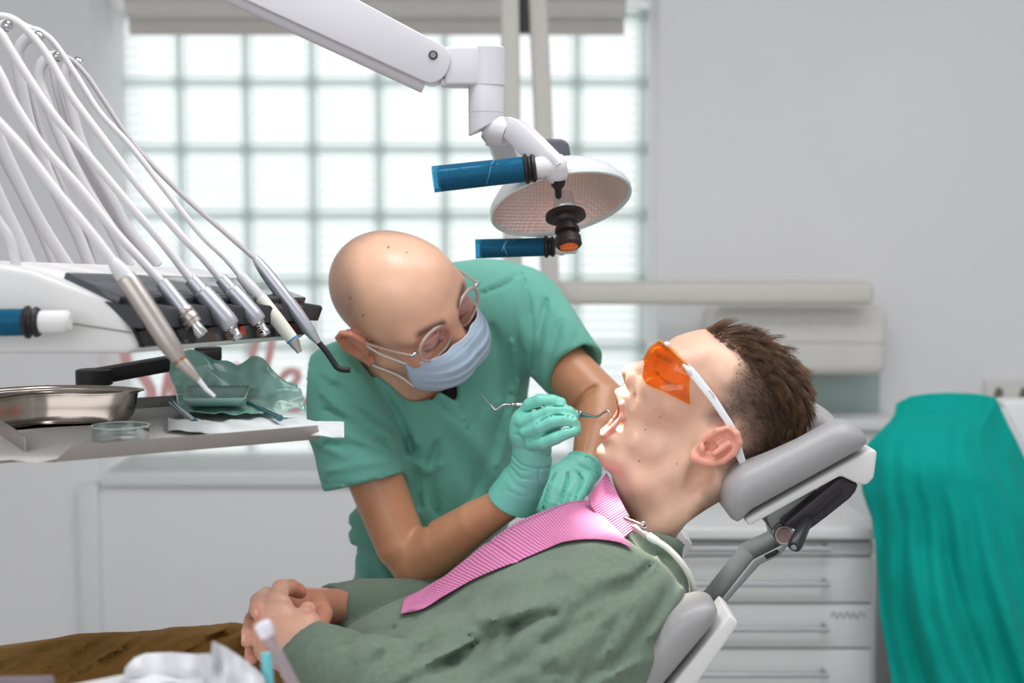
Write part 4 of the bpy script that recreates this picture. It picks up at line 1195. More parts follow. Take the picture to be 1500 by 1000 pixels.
def dcol(V):
    F_, L_, U_ = to_head(V)
    n = len(V)
    base = np.array(lin((238, 188, 158))); arm = np.array(lin((204, 146, 110)))
    c = np.tile(base, (n, 1))
    head = (np.sqrt(F_ ** 2 + L_ ** 2 + U_ ** 2) < .16)
    c[~head] = arm
    # shaved hair over the sides and back of the scalp
    nz = np.array([noise.noise(Vector(v) * 60) for v in V[head]]) if head.any() else 0
    m = np.zeros(n)
    side = smoothstep(.03, -.02, F_ - .25 * (np.abs(L_) - .05)) * smoothstep(-.03, .0, U_) * smoothstep(.105, .075, U_ + .25 * F_)
    m[head] = np.clip(side[head] + .12 * nz * (side[head] > .05), 0, 1)
    c = c * (1 - .75 * m[:, None]) + np.array(lin((158, 124, 104))) * (.75 * m[:, None])
    # ears and nose redder
    ear = head & (np.abs(L_) > .079) & (np.abs(F_ + .012) < .03) & (U_ < .034)
    c[ear] = lin((216, 146, 118))
    # face below the brow: a little warmer; beard shadow
    fl = smoothstep(.03, .0, U_) * smoothstep(.03, .06, F_) * head
    c = c * (1 - .5 * fl[:, None]) + np.array(lin((204, 140, 112))) * .5 * fl[:, None]
    jaw = smoothstep(-.04, -.06, U_) * head * smoothstep(-.01, .02, F_)
    c = c * (1 - .35 * jaw[:, None]) + np.array(lin((140, 104, 86))) * .35 * jaw[:, None]
    # eyebrows
    al = np.abs(L_)
    bl = .0215 + .010 * np.sin(np.clip((al - .012) / .04, 0, 1) * 2.6) * .5
    bw = np.exp(-((U_ - bl) / .0055) ** 2) * smoothstep(.009, .016, al) * smoothstep(.056, .046, al) * (F_ > .055)
    
    bw = np.clip(bw * head, 0, 1)
    c = c * (1 - .85 * bw[:, None]) + np.array(lin((58, 36, 26))) * .95 * bw[:, None]
    # lash line
    lash = np.exp(-((U_ + .0135) / .002) ** 2) * (np.abs(al - .033) < .014) * (F_ > .07)
    c = c * (1 - .8 * lash[:, None]) + np.array(lin((48, 30, 24))) * .8 * lash[:, None]
    # moles
    for px_, py_, Yq in [(513, 437, 1.83), (532, 461, 1.83), (569, 362, 1.83), (595, 370, 1.83)]:
        U2, V2 = to_px(V[:, 0], V[:, 1], V[:, 2])
        mm = head & ((U2 - px_) ** 2 + (V2 - py_) ** 2 < 2.4) & (V[:, 1] < 1.93)
        c[mm] = lin((120, 66, 48))
    return c
body, bv, bq = field_mesh('body', f, M_skinD, DE, 3, color=dcol)
del f

# ---- scrub top
def group(fd, fn, k):
    keep = fd.F; fd.F = np.full(fd.F.shape, 9.0, np.float32)
    fn(); d = fd.F
    hh = np.maximum(k - np.abs(keep - d), 0) / k
    fd.F = (np.minimum(keep, d) - hh * hh * k * .25).astype(np.float32)
s = Field((P(440, 500, 1.9).x, 1.86, P(500, 985, 2.1).z), (P(885, 500, 2.2).x, 2.30, P(500, 355, 2.1).z), .0036)
TP = [(520, 484), (580, 440), (655, 385), (705, 379), (745, 382), (768, 399), (800, 430), (800, 490), (784, 530), (779, 548), (777, 562), (773, 590), (774, 640), (770, 700), (752, 760), (730, 830), (715, 900), (705, 1010), (521, 1010), (520, 870), (519, 806), (511, 785), (509, 766), (514, 752), (527, 738), (530, 700), (500, 640), (470, 600), (458, 580), (462, 545), (480, 516), (500, 497)]
TY = 2.08
gx_, gz_ = np.meshgrid(s.X[:, 0, 0], s.Z[0, 0, :], indexing='ij')
d2 = blur2(poly_sdf([(P(x, y, TY).x, P(x, y, TY).z) for x, y in TP], gx_, gz_), 6)
uu, vv = to_px(gx_, np.full_like(gx_, TY), gz_)
Yc = 2.045 + .10 * np.clip((uu - 480) / 300, 0, 1) + .05 * np.clip((vv - 600) / 300, 0, 1)
Rr_, Tt = .085, .105 + .02 * smoothstep(560, 700, vv)
q = np.maximum(d2 + Rr_, 0)[:, None, :] / Rr_
p_ = np.abs(s.Y - Yc[:, None, :]) / Tt[:, None, :]
s.F = ((np.sqrt(q ** 2 + p_ ** 2) - 1) * Rr_).astype(np.float32)
s.F = np.where(d2[:, None, :] > 0.02, np.maximum(s.F, d2[:, None, :]), s.F).astype(np.float32)
def slv_r():
    a, b = P(500, 566, 1.99), P(536, 716, 1.945)
    s.chain([(a, .060), (P(515, 640, 1.965), .0575), (b, .0575)], .02)
    s.crease([(470, 552), (520, 590), (575, 628)], 7, .006); s.crease([(478, 600), (530, 625), (572, 655)], 6, .006)
    s.crease([(470, 575), (510, 610), (560, 640)], 5, -.004); s.crease([(476, 650), (520, 655), (575, 668)], 7, .005)
    s.crease([(480, 690), (530, 680), (580, 672)], 6, -.003)
    s.crease([(470, 709), (530, 707), (592, 681)], 1.6, .0022)
    e0, e1 = P(472, 719, 1.945), P(593, 690, 1.945)
    n_ = Vector((e1.z - e0.z, 0, -(e1.x - e0.x))); n_ = n_ if n_.z < 0 else -n_
    n_ = n_.normalized() + Vector((0, -.12, 0))
    s.plane(P(533, 706, 1.945), n_, .003)
    s.cone(P(540, 722, 1.943), P(550, 775, 1.93), .046, .052, .003, 's')
group(s, slv_r, .03)
def slv_l():
    s.chain([(P(765, 452, 2.12), .062), (P(805, 500, 2.085), .056), (P(842, 545, 2.045), .050)], .02)
    s.crease([(800, 440), (790, 490), (782, 540)], 6, .007); s.crease([(822, 470), (808, 510), (800, 548)], 6, .005)
    s.crease([(845, 490), (835, 520), (822, 552)], 6, .004); s.crease([(858, 500), (845, 535), (815, 562)], 1.8, .0022)
    n_ = (P(846, 543, 2.045) - P(815, 508, 2.085)).normalized()
    s.plane(P(844, 541, 2.047), n_, .003)
    s.cone(P(838, 534, 2.05), P(865, 566, 2.03), .038, .045, .003, 's')
group(s, slv_l, .022)
# neck opening; the undershirt lies a little inside the scrub top
us = copy.copy(s); us.F = s.F + .008
nd = (P(596, 560, 2.05) - HD(-.03, 0, -.045)).normalized()
s.cone(HD(-.03, 0, -.045), P(604, 548, 2.04), .062, .060, .006, 's')
U_, V_ = s.px()
pp = poly_sdf([(590, 540), (669, 540), (665.5, 587)], U_, V_) * pxm(2.0)
dV = np.maximum(pp, s.Y - 2.02)
hh = np.maximum(.003 - np.abs(s.F + dV), 0) / .003
s.F = (np.maximum(s.F, -dV) + hh * hh * .003 * .25).astype(np.float32)
# seams and folds
for pts, w, a in [
    ([(590, 548), (640, 590), (684, 628)], 2.0, .003), ([(668, 560), (671, 590), (684, 628)], 2.0, .003), ([(684, 628), (690, 680), (694, 740)], 1.6, .0015),
    ([(700, 560), (706, 600), (684, 628)], 1.6, .002),
    ([(700, 432), (740, 418), (764, 402)], 2.2, .004), ([(700, 424), (735, 408), (756, 396)], 4, -.002),
    ([(766, 400), (776, 450), (780, 500), (778, 545)], 3, .006), ([(757, 410), (762, 460), (768, 510)], 6, -.004),
    ([(520, 500), (555, 560), (590, 620), (600, 660)], 9, .010), ([(545, 540), (580, 590), (610, 650)], 8, -.007),
    ([(640, 650), (630, 700), (640, 750)], 8, .006), ([(600, 640), (610, 690), (615, 740)], 7, .007),
    ([(600, 670), (625, 690), (645, 680)], 6, -.005), ([(740, 600), (720, 660), (690, 730)], 10, .006), ([(760, 560), (745, 620), (730, 680)], 8, -.005),
    ([(720, 480), (735, 530), (740, 590)], 10, .005), ([(750, 500), (758, 550), (762, 590)], 6, -.004),
    ([(512, 772), (540, 785), (575, 800)], 7, .006), ([(515, 755), (540, 760), (565, 765)], 7, -.004), ([(522, 800), (545, 830), (560, 870)], 8, .006),
    ([(560, 790), (575, 830), (600, 870)], 9, .006), ([(745, 575), (760, 580), (774, 575)], 2, .003), ([(730, 590), (752, 588), (773, 584)], 2.2, -.002),
    ([(497, 505), (515, 520), (528, 545)], 4, .003), ([(487, 560), (500, 540), (520, 540)], 5, -.003)]:
    s.crease(pts, w * (1.15 if w > 3 else 1), a * (1.15 if w > 3 else 1), ymax=2.12)
cloth_folds(s, 62, 62, 240, .006, 11, 2.10, lambda U, V: smoothstep(560, 660, V) * smoothstep(575, 640, U + .2 * (V - 700)))
cloth_folds(s, 28, 40, 150, .0042, 23, 2.10, lambda U, V: smoothstep(600, 560, U) * smoothstep(520, 560, V) * smoothstep(690, 650, V + .2 * (U - 530)))
cloth_folds(s, 75, 40, 150, .0034, 31, 2.10, lambda U, V: smoothstep(700, 760, U) * smoothstep(400, 440, V) * smoothstep(530, 490, V))
scrub, sv, sq = field_mesh('scrub_top', s, M_scrub, DE, 4)
# pocket welt on the chest
tube('pocket_edge', [P(x, y, 2.0) for x, y in [(742, 590), (757, 588), (773, 578)]], .0015, M_scrub, scrub, 6) if False else None
# dark undershirt at the neck
us.F = np.maximum(us.F, np.maximum(poly_sdf([(596, 535), (700, 535), (694, 610), (640, 606)], U_, V_) * pxm(2.0), us.Y - 2.06)).astype(np.float32)
us.cone(HD(-.03, 0, -.045), P(606, 548, 2.04), .060, .058, .004, 's')
field_mesh('undershirt', us, mat('black_undershirt', (26, 24, 28), .85, noise_amt=.04), DE, 2)
del us, U_, V_
# trousers and shoes below the frame
tf = Field((-.36, 1.98, .05), (.10, 2.40, .98), .009)
pz = P(600, 985, 2.14)
tf.ell((pz.x + .03, 2.17, .90), (.125, .10, .13), None, .02)
for sx in (-1, 1):
    tf.chain([((-.11 + sx * .065, 2.17, .86), .078), ((-.12 + sx * .08, 2.17, .48), .062), ((-.12 + sx * .085, 2.19, .10), .05)], .03)
field_mesh('trousers', tf, M_scrub, DE, 2)
for sx in (-1, 1):
    bm = bmesh.new(); add_box(bm, (-.12 + sx * .085 - .05, 2.00, 0), (-.12 + sx * .085 + .05, 2.26, .085), .04, 4)
    from_bm('shoe', bm, M_white, DE, True, 60)

# ---- gloves
def Z(x, y, Y): return P(690 + x / 4.545, 560 + y / 4.545, Y)
g = Field(Z(80, 930, 1.84) - Vector((0, .0, 0)) - Vector((0, .155, 0)), Z(760, 50, 1.76) + Vector((0, .16, 0)), .0017)
g.chain([(Z(375, 300, 1.792), .0200), (Z(385, 360, 1.795), .0225), (Z(405, 440, 1.80), .0250), (Z(403, 520, 1.806), .0245)], .012, flat=((0, 1, 0), .85))
g.cone(Z(345, 250, 1.785), Z(340, 330, 1.79), .014, .015, .012)
fing = {
    'index': [(345, 215, 1.785, .0088), (392, 148, 1.776, .0086), (460, 120, 1.768, .0084), (540, 122, 1.764, .0078), (600, 134, 1.764, .0066)],
    'middle': [(345, 262, 1.775, .0092), (430, 226, 1.766, .0088), (510, 190, 1.762, .0083), (590, 180, 1.760, .0078), (650, 196, 1.762, .0074), (685, 218, 1.766, .0064)],
    'ring': [(370, 330, 1.772, .0095), (455, 296, 1.760, .0090), (535, 258, 1.755, .0086), (610, 246, 1.753, .0080), (670, 258, 1.756, .0076), (697, 282, 1.760, .0066)],
    'little': [(405, 405, 1.774, .0098), (480, 398, 1.760, .0094), (560, 368, 1.753, .0086), (630, 336, 1.751, .0080), (680, 322, 1.754, .0072), (697, 322, 1.757, .0066)],
    'thumb': [(440, 420, 1.818, .0125), (520, 330, 1.822, .0115), (590, 255, 1.806, .0100), (640, 215, 1.790, .0085), (668, 206, 1.782, .0070)]}
for nm, pts in fing.items():
    def one(pts=pts): g.chain([(Z(x, y, Y), r) for x, y, Y, r in pts], .006)
    group(g, one, .0036)
# cuff
def cuff():
    g.chain([(Z(403, 520, 1.806), .0250), (Z(385, 600, 1.812), .0265), (Z(330, 690, 1.82), .0300), (Z(262, 812, 1.83), .0345)], .014)
    n_ = (Z(270, 800, 1.83) - Z(400, 540, 1.808)).normalized()
    g.plane(Z(272, 795, 1.829), n_, .0015)
group(g, cuff, .006)
g.cone(Z(330, 690, 1.82), Z(252, 830, 1.832), .026, .0325, .002, 's')
def zc(pts, w, a): g.crease([(690 + x / 4.545, 560 + y / 4.545) for x, y in pts], w, a)
for pts, w, a in [([(275, 480), (330, 545), (440, 575), (540, 560)], 1.6, .0022), ([(270, 530), (330, 580), (420, 590)], 1.5, .0016), ([(262, 560), (320, 630), (420, 650)], 1.8, .0014),
    ([(240, 600), (300, 680), (400, 720)], 1.8, .0008), ([(200, 650), (270, 740), (380, 760)], 2.0, .0007), ([(170, 740), (250, 720), (330, 760)], 1.6, .0006), ([(350, 192), (400, 190), (450, 172), (500, 152), (560, 156), (615, 160)], 1.1, .0034), ([(430, 280), (480, 248), (540, 222), (600, 216), (690, 238)], 1.1, .0030), ([(455, 368), (520, 336), (570, 316), (640, 298), (700, 296)], 1.1, .0036),
    ([(290, 340), (370, 370), (450, 375)], 1.6, .0012), ([(280, 290), (340, 300), (420, 290)], 1.4, .0008), ([(285, 430), (360, 450), (430, 440)], 1.8, .0010),
    ([(460, 560), (450, 640), (470, 700), (440, 770)], 1.6, .0014), ([(500, 540), (490, 600), (500, 660)], 1.5, -.0010), ([(530, 500), (500, 480), (470, 470)], 1.6, .0018),
    ([(545, 470), (520, 490), (480, 480)], 1.4, .0014), ([(380, 190), (440, 180), (500, 155)], 1.3, .0014), ([(450, 335), (470, 365), (460, 375)], 1.2, -.0012)]:
    zc(pts, w, a)
gR = field_mesh('glove', g, M_glove, DE, 2)[0]
gR['label'] = 'green glove holding the probe'
del g
g = Field(Z(400, 900, 1.96) - Vector((0, .14, 0)), Z(880, 470, 1.9) + Vector((0, .10, 0)), .0021)
g.chain([(Z(748, 575, 1.935), .0240), (Z(690, 610, 1.925), .0270), (Z(640, 650, 1.915), .0270)], .014, flat=((.3, 1, .2), .62))
g.cone(Z(600, 640, 1.905), Z(735, 690, 1.915), .016, .014, .014)
for pts in [[(575, 600, 1.905, .0118), (520, 700, 1.885, .0110), (470, 800, 1.87, .0100), (440, 860, 1.86, .0085)],
            [(625, 640, 1.900, .0112), (575, 740, 1.878, .0104), (535, 820, 1.866, .0095), (510, 860, 1.86, .0085)],
            [(690, 655, 1.900, .0112), (640, 750, 1.878, .0102), (600, 830, 1.866, .0092)],
            [(760, 655, 1.905, .0106), (715, 745, 1.884, .0096), (680, 810, 1.87, .0085)],
            [(560, 610, 1.93, .0130), (480, 680, 1.93, .0115), (430, 760, 1.92, .0100)]]:
    def one(pts=pts): g.chain([(Z(x, y, Y), r) for x, y, Y, r in pts], .006)
    group(g, one, .004)
def cuff2():
    g.chain([(Z(735, 585, 1.935), .0245), (Z(765, 535, 1.942), .0275), (Z(775, 505, 1.945), .029)], .01)
    g.plane(Z(763, 520, 1.942), (Z(772, 500, 1.945) - Z(740, 580, 1.935)).normalized(), .0015)
group(g, cuff2, .006)
g.cone(Z(755, 545, 1.94), Z(785, 480, 1.95), .0245, .0275, .002, 's')
for pts, w, a in [([(640, 590), (640, 650), (615, 730), (595, 810)], 1.5, .0045), ([(570, 590), (535, 660), (500, 760), (478, 850)], 1.5, .0045), ([(700, 590), (742, 650), (725, 710), (690, 790)], 1.6, .0050), ([(650, 540), (720, 560), (800, 590)], 1.8, .0012), ([(660, 560), (730, 590), (830, 620)], 1.6, -.001)]:
    zc(pts, w, a)
gL = field_mesh('glove', g, M_glove, DE, 2)[0]
gL['label'] = 'green glove resting on the pink bib'
del g

# ---- face mask
M_mask = mat('pale_blue_mask', (186, 210, 230), .8, noise_amt=.012, noise_scale=80, bump=.25, bump_scale=350)
M_elastic = mat('white_elastic', (232, 232, 236), .8, noise_amt=.01)
def maskp(u, v):
    a = 2 * u - 1; t = v
    fc = np.interp(t, [0, .12, .32, .55, .8, 1], [.1085, .1170, .1215, .1140, .0985, .0740]); uc = np.interp(t, [0, .12, .32, .55, .8, 1], [-.015, -.025, -.041, -.061, -.085, -.101])
    l = .0655 * math.sin(a * 1.32) / math.sin(1.32)
    w = abs(a) ** 1.9
    fs = .050 - .004 * t; us = -.028 - .052 * t
    f_ = fc * (1 - w) + fs * w; u_ = uc * (1 - w) + us * w
    # bulge of the cheeks, pinch beside the nose
    f_ += .010 * math.sin(math.pi * min(1, abs(a))) * (.3 + t * .7) - .004 * math.exp(-((abs(a) - .22) / .1) ** 2) * math.exp(-t * 9)
    pl = sum(.0036 * (1 / (1 + math.exp(-(t - c) / .012)) - (t - c + .5)) for c in (.30, .50, .70)) * (1 - w)
    pl -= .0012 * math.exp(-((t - .10) / .018) ** 2) * (1 - w)
    pl += .0014 * noise.noise(Vector((u * 7, v * 5, 2)))
    return HD(f_ + pl, l * (1 + .03 * math.sin(math.pi * t)), u_)
mk = grid_mesh('face_mask', maskp, 72, 60, M_mask, DE, .0012)
edge = [maskp(i / 30, 0) + HF * .0006 for i in range(31)]
tube('edge_band', edge, .0010, M_elastic, mk, 6)
for s in (-1, 1):
    u = 0 if s < 0 else 1
    a, b = maskp(u, .02), maskp(u, .97)
    tube('ear_loop', catmull([a, HD(.022, s * .0785, -.008), HD(.0, s * .0835, .014), HD(-.012, s * .0835, .022)], 5), .0014, M_elastic, mk, 8)
    tube('ear_loop', catmull([b, HD(.02, s * .066, -.068), HD(-.006, s * .080, -.044), HD(-.018, s * .084, -.03)], 5), .0014, M_elastic, mk, 8)

# ---- glasses
M_acr = mat('clear_acrylic', (236, 208, 196), .08, trans=.35, ior=1.42, noise_amt=.0, coat=.6)
M_lens = bpy.data.materials.new('spectacle_lens'); M_lens.use_nodes = True
nt = M_lens.node_tree; nt.nodes.clear(); out = nt.nodes.new('ShaderNodeOutputMaterial')
tr = nt.nodes.new('ShaderNodeBsdfTransparent'); tr.inputs['Color'].default_value = (.96, .93, .965, 1)
gl = nt.nodes.new('ShaderNodeBsdfGlossy'); gl.inputs['Roughness'].default_value = .03; gl.inputs['Color'].default_value = (.8, .65, 1, 1)
mx = nt.nodes.new('ShaderNodeMixShader'); mx.inputs[0].default_value = .10
nt.links.new(tr.outputs[0], mx.inputs[1]); nt.links.new(gl.outputs[0], mx.inputs[2]); nt.links.new(mx.outputs[0], out.inputs[0])
sp_ = empty('glasses', 'clear framed glasses worn above the pale blue face mask', 'glasses', HD(.09, 0, 0))
for s in (-1, 1):
    c_ = HD(.0905, s * .0345, -.001)
    ax1 = (HL * s - HF * .16).normalized(); ax2 = (HU + HF * .10).normalized()
    pts = []
    for i in range(40):
        th = 2 * math.pi * i / 40; rx = .0268; ry = .0240
        x = rx * math.copysign(abs(math.cos(th)) ** .88, math.cos(th)); y = ry * math.copysign(abs(math.sin(th)) ** .92, math.sin(th))
        pts.append(c_ + ax1 * x + ax2 * y)
    tube('rim', pts, .0023, M_acr, sp_, 10, close=True)
    bm = bmesh.new(); nrm = ax1.cross(ax2) * s
    c0 = bm.verts.new(c_ + HF * .0022); v0 = [bm.verts.new(p) for p in pts]
    for i in range(40): bm.faces.new((c0, v0[i], v0[(i + 1) % 40]))
    from_bm('lens', bm, M_lens, sp_, False)
    h_ = HD(.0845, s * .0625, .008)
    hg = HD(.080, s * .0705, .007)
    bm = bmesh.new(); add_tube(bm, [h_, HD(.0835, s * .068, .0075), hg], [.0024, .0030, .0026], 10)
    for o_ in (.0, .003): bmesh.ops.create_icosphere(bm, subdivisions=2, radius=.0019, matrix=Matrix.Translation(HD(.083 - o_, s * .071, .0085)))
    from_bm('hinge', bm, M_chrome, sp_)
    tube('temple', catmull([hg, HD(.05, s * .0765, .008), HD(.01, s * .0825, .010), HD(-.012, s * .085, .012), HD(-.03, s * .083, -.004)], 6), .0018, M_acr, sp_, 10)
tube('bridge', catmull([HD(.0945, -.0095, .004), HD(.0985, 0, .0075), HD(.0945, .0095, .004)], 6), .0018, mat('rose_acrylic', (206, 160, 146), .12, trans=.3, coat=.5), sp_, 10)

# ---- dental probe
M_probe = mat('probe_steel', (190, 186, 184), .16, 1.0, noise_amt=.02)
pb = empty('dental_probe', 'thin double ended steel dental probe held in the gloved hand', 'dental probe', P(800, 600, 1.775))
PY0 = 1.78
def PZ(x, y): return P(690 + x / 4.545, 560 + y / 4.545, float(np.interp(x, [70, 345, 700, 960], [1.79, 1.788, 1.780, 1.728])))
a, b = PZ(345, 150), PZ(700, 208)
lathe('grip', a, b, [(0, .0030), (.5, .0034), (1, .0032)], M_probe, pb, 16)
lathe('end_cone', PZ(262, 148), PZ(346, 150), [(0, .0012), (.12, .0028), (.3, .0024), (.36, .0031), (.42, .0024), (.5, .0030), (.8, .0034), (1, .0030)], M_probe, pb, 16)
lathe('end_cone', PZ(698, 207), PZ(835, 228), [(0, .0036), (.04, .0044), (.09, .0044), (.11, .0036), (.16, .0036), (.18, .0044), (.26, .0044), (.28, .0036), (.45, .0034), (.8, .0019), (1, .0014)], M_probe, pb, 16)
tube('tip', [PZ(x, y) for x, y in catmull([(264, 149), (235, 146), (205, 154), (172, 178), (160, 182)], 4)] + [PZ(x, y) for x, y in [(155, 180), (120, 138), (92, 106), (72, 84)]], [.0013] * 17 + [.0011, .0008, .0006, .0004], M_probe, pb, 8)
tube('tip', [PZ(x, y) for x, y in catmull([(832, 228), (850, 222), (880, 203), (900, 191), (912, 190)], 4)] + [PZ(x, y) for x, y in [(918, 196), (938, 228), (958, 260), (972, 284)]], [.0014] * 17 + [.0011, .0009, .0007, .0004], M_probe, pb, 8)
# ================================================================== the patient
M_skinP = skin_mat('patient_skin', sss=.14, rough=.42)
PA = empty('person', 'reclining person in grey green sweatshirt with open mouth and orange goggles, head on the headrest', 'person', (.1, 1.72, 1.0))
MY = 1.72
prof = [(1030, 482), (1016, 485), (1003, 488.5), (990, 493.5), (979, 501), (971, 508), (963, 513), (956, 518), (950.5, 523), (943, 527.5), (934, 529.5), (926, 531), (918, 533.5), (912.5, 537.5), (910.5, 543), (911.5, 550), (914, 556), (915, 562), (913.3, 567), (908, 569.5), (903.5, 572), (901.5, 576), (903, 581), (906, 586),
        (908.2, 593), (909.2, 601), (909, 609), (907, 616), (903, 622), (896, 626), (888.5, 629), (883, 632.5), (881.2, 638), (883.5, 643.5), (885, 647), (882.5, 649.5), (877.5, 652.5), (873.6, 658), (873.2, 666), (876.5, 674.5), (883, 683.5), (890, 690), (896, 694), (896.5, 701), (899, 711), (905, 724), (914, 741), (925, 760), (925, 800), (930, 840),
        (968, 840), (976, 805), (988, 786), (1000, 771), (1014, 750), (1030, 731), (1046, 717), (1073, 701), (1110, 684), (1137, 668), (1157, 647), (1170, 621), (1176, 592), (1172, 563), (1158, 537), (1136, 515), (1108, 497), (1080, 487), (1055, 482)]
pw = [(P(x, y, MY).x, P(x, y, MY).z) for x, y in prof]
h = .0021
f = Field((P(866, 500, MY).x, MY - .118, P(900, 842, MY).z), (P(1186, 500, MY).x, MY + .118, P(900, 474, MY).z), h)
gx_, gz_ = np.meshgrid(f.X[:, 0, 0], f.Z[0, 0, :], indexing='ij')
U2, V2 = to_px(gx_, np.full_like(gx_, MY), gz_)
d2 = blur2(poly_sdf(pw, gx_, gz_), 3)
# half width W and edge rounding R at control points (photo px on the profile)
ctl = [  # x, y, W, R   (metres)
    (1100, 570, .0765, .075), (1150, 590, .066, .070), (1060, 540, .074, .062), (1120, 640, .072, .07), (1060, 600, .0755, .07), (1010, 510, .062, .036), (985, 520, .057, .028), (1030, 640, .072, .06),
    (968, 530, .052, .024), (950, 532, .022, .013), (935, 538, .0120, .0105), (918, 541, .0125, .0100), (925, 552, .0180, .012), (940, 562, .036, .024), (920, 568, .026, .016),
    (960, 560, .052, .030), (975, 590, .061, .040), (950, 600, .050, .030), (925, 595, .036, .022), (915, 605, .027, .014), (905, 576, .022, .013),
    (930, 640, .045, .030), (900, 635, .027, .016), (886, 633, .022, .011), (885, 665, .024, .018), (880, 660, .022, .016), (905, 670, .036, .026), (920, 685, .041, .03), (960, 650, .055, .045), (1000, 660, .062, .05),
    (900, 700, .034, .034), (930, 720, .050, .050), (960, 720, .056, .055), (1000, 720, .060, .055), (950, 770, .058, .055), (960, 830, .060, .055), (1040, 690, .066, .055), (990, 560, .066, .045)]
ctl = np.array(ctl, float)
wsum = 0; Wm = 0; Rm = 0
for x, y, w, r in ctl:
    k_ = 1 / (((U2 - x) ** 2 + (V2 - y) ** 2) / 100 + .6) ** 1.7
    wsum = wsum + k_; Wm = Wm + k_ * w; Rm = Rm + k_ * r
Wm = blur2(Wm / wsum, 4); Rm = blur2(Rm / wsum, 4)
q = np.maximum(1 + d2 / Rm, 0)
p_ = np.abs(f.Y - MY) / Wm[:, None, :]
f.F = ((np.sqrt((q ** 2)[:, None, :] + p_ ** 2) - 1) * np.minimum(Rm, Wm)[:, None, :]).astype(np.float32)
def near(x, y, dy): return P(x, y, MY - dy) - Vector((0, 0, 0))
for s in (-1, 1):
    def S3(x, y, w):
        p = P(x, y, MY); return Vector((p.x, MY + s * w, p.z))
    f.ell(S3(967, 545, .040), (.0125, .016, .0155), None, .016, 's')     # eye socket
    f.ell(S3(974, 543, .0305), (.0128, .0128, .0128), None, .003)              # closed lid over the eye
    f.cone(S3(962, 516, .012), S3(985, 523, .045), .007, .007, .014)               # brow
    f.ell(S3(926.5, 556, .0135), (.0100, .0080, .0112), None, .0035)            # nostril wing
    f.cone(S3(935, 543, .0150), S3(938, 560, .0205), .0016, .0018, .005, 's')
    f.ell(S3(917, 558.5, .0078), (.0052, .0050, .0082), None, .002, 's')       # nostril
    f.cone(S3(935, 566, .0215), S3(922, 590, .031), .0020, .0016, .008, 's')       # fold beside the mouth
    f.ell(S3(980, 566, .046), (.028, .014, .018), None, .03)                   # cheekbone
    f.cone(S3(1022, 672, .058), S3(935, 700, .036), .010, .008, .02)               # jaw line
    f.ell(S3(1016, 690, .062), (.014, .012, .02), None, .016, 's')
    f.cone(S3(1050, 700, .060), S3(935, 782, .030), .012, .010, .02)               # neck muscle
    f.cone(S3(906, 574, .004), S3(908.5, 590, .021), .0042, .003, .004)            # lips
    f.cone(S3(908.5, 590, .021), S3(909.5, 607, .0225), .003, .003, .004)
    f.cone(S3(909.5, 607, .0225), S3(886, 635, .015), .003, .0042, .004)
    f.cone(S3(886, 635, .015), S3(885, 635, .002), .0044, .0050, .004)
# the open mouth
mc0 = P(922, 606, MY)
ax_ = (P(960, 606, MY) - P(900, 606, MY)).normalized()
f.ell(P(921, 604, MY), (.026, .0165, .0180), None, .003, 's')
f.ell(P(903, 603, MY), (.016, .0172, .0165), None, .003, 's')
# ears
for s in (-1, 1):
    def S3(x, y, w):
        p = P(x, y, MY); return Vector((p.x, MY + s * w, p.z))
    def plate():
        f.cone(S3(1034, 640, .074), S3(1052, 628, .080), .0155, .0155, .004, flat=((0, 1, 0), .42))
        f.cone(S3(1010, 652, .070), S3(1034, 640, .075), .0085, .015, .006, flat=((0, 1, 0), .5))
    group(f, plate, .007)
    hel = [(1022, 636, .0755, .0034), (1026, 626, .080, .0036), (1036, 617, .084, .0042), (1050, 613.5, .0875, .0044), (1062, 620, .089, .0046), (1065.5, 632, .0885, .0046), (1059, 646, .0865, .0046), (1045, 658, .0835, .0046), (1030, 663, .080, .0047), (1016, 660.5, .0775, .0052), (1006, 656.5, .0755, .0060)]
    def helix(): f.chain([(S3(x, y, w), r) for x, y, w, r in hel], .003)
    group(f, helix, .0035)
    f.ell(S3(1028, 640, .0870), (.0098, .0110, .0095), None, .003, 's')        # concha
    f.ell(S3(1022, 640, .080), (.0055, .010, .0055), None, .003, 's')
    f.cone(S3(1036, 632, .0880), S3(1049, 622, .0905), .0062, .0056, .003, 's')    # hollow under the helix
    f.cone(S3(1032, 648, .0862), S3(1052, 634, .0870), .0036, .0040, .004)         # antihelix
    f.cone(S3(1036, 634, .0835), S3(1043, 628, .085), .0028, .0026, .003)
    f.ell(S3(1016, 643, .0775), (.0042, .0045, .0060), None, .003)             # tragus
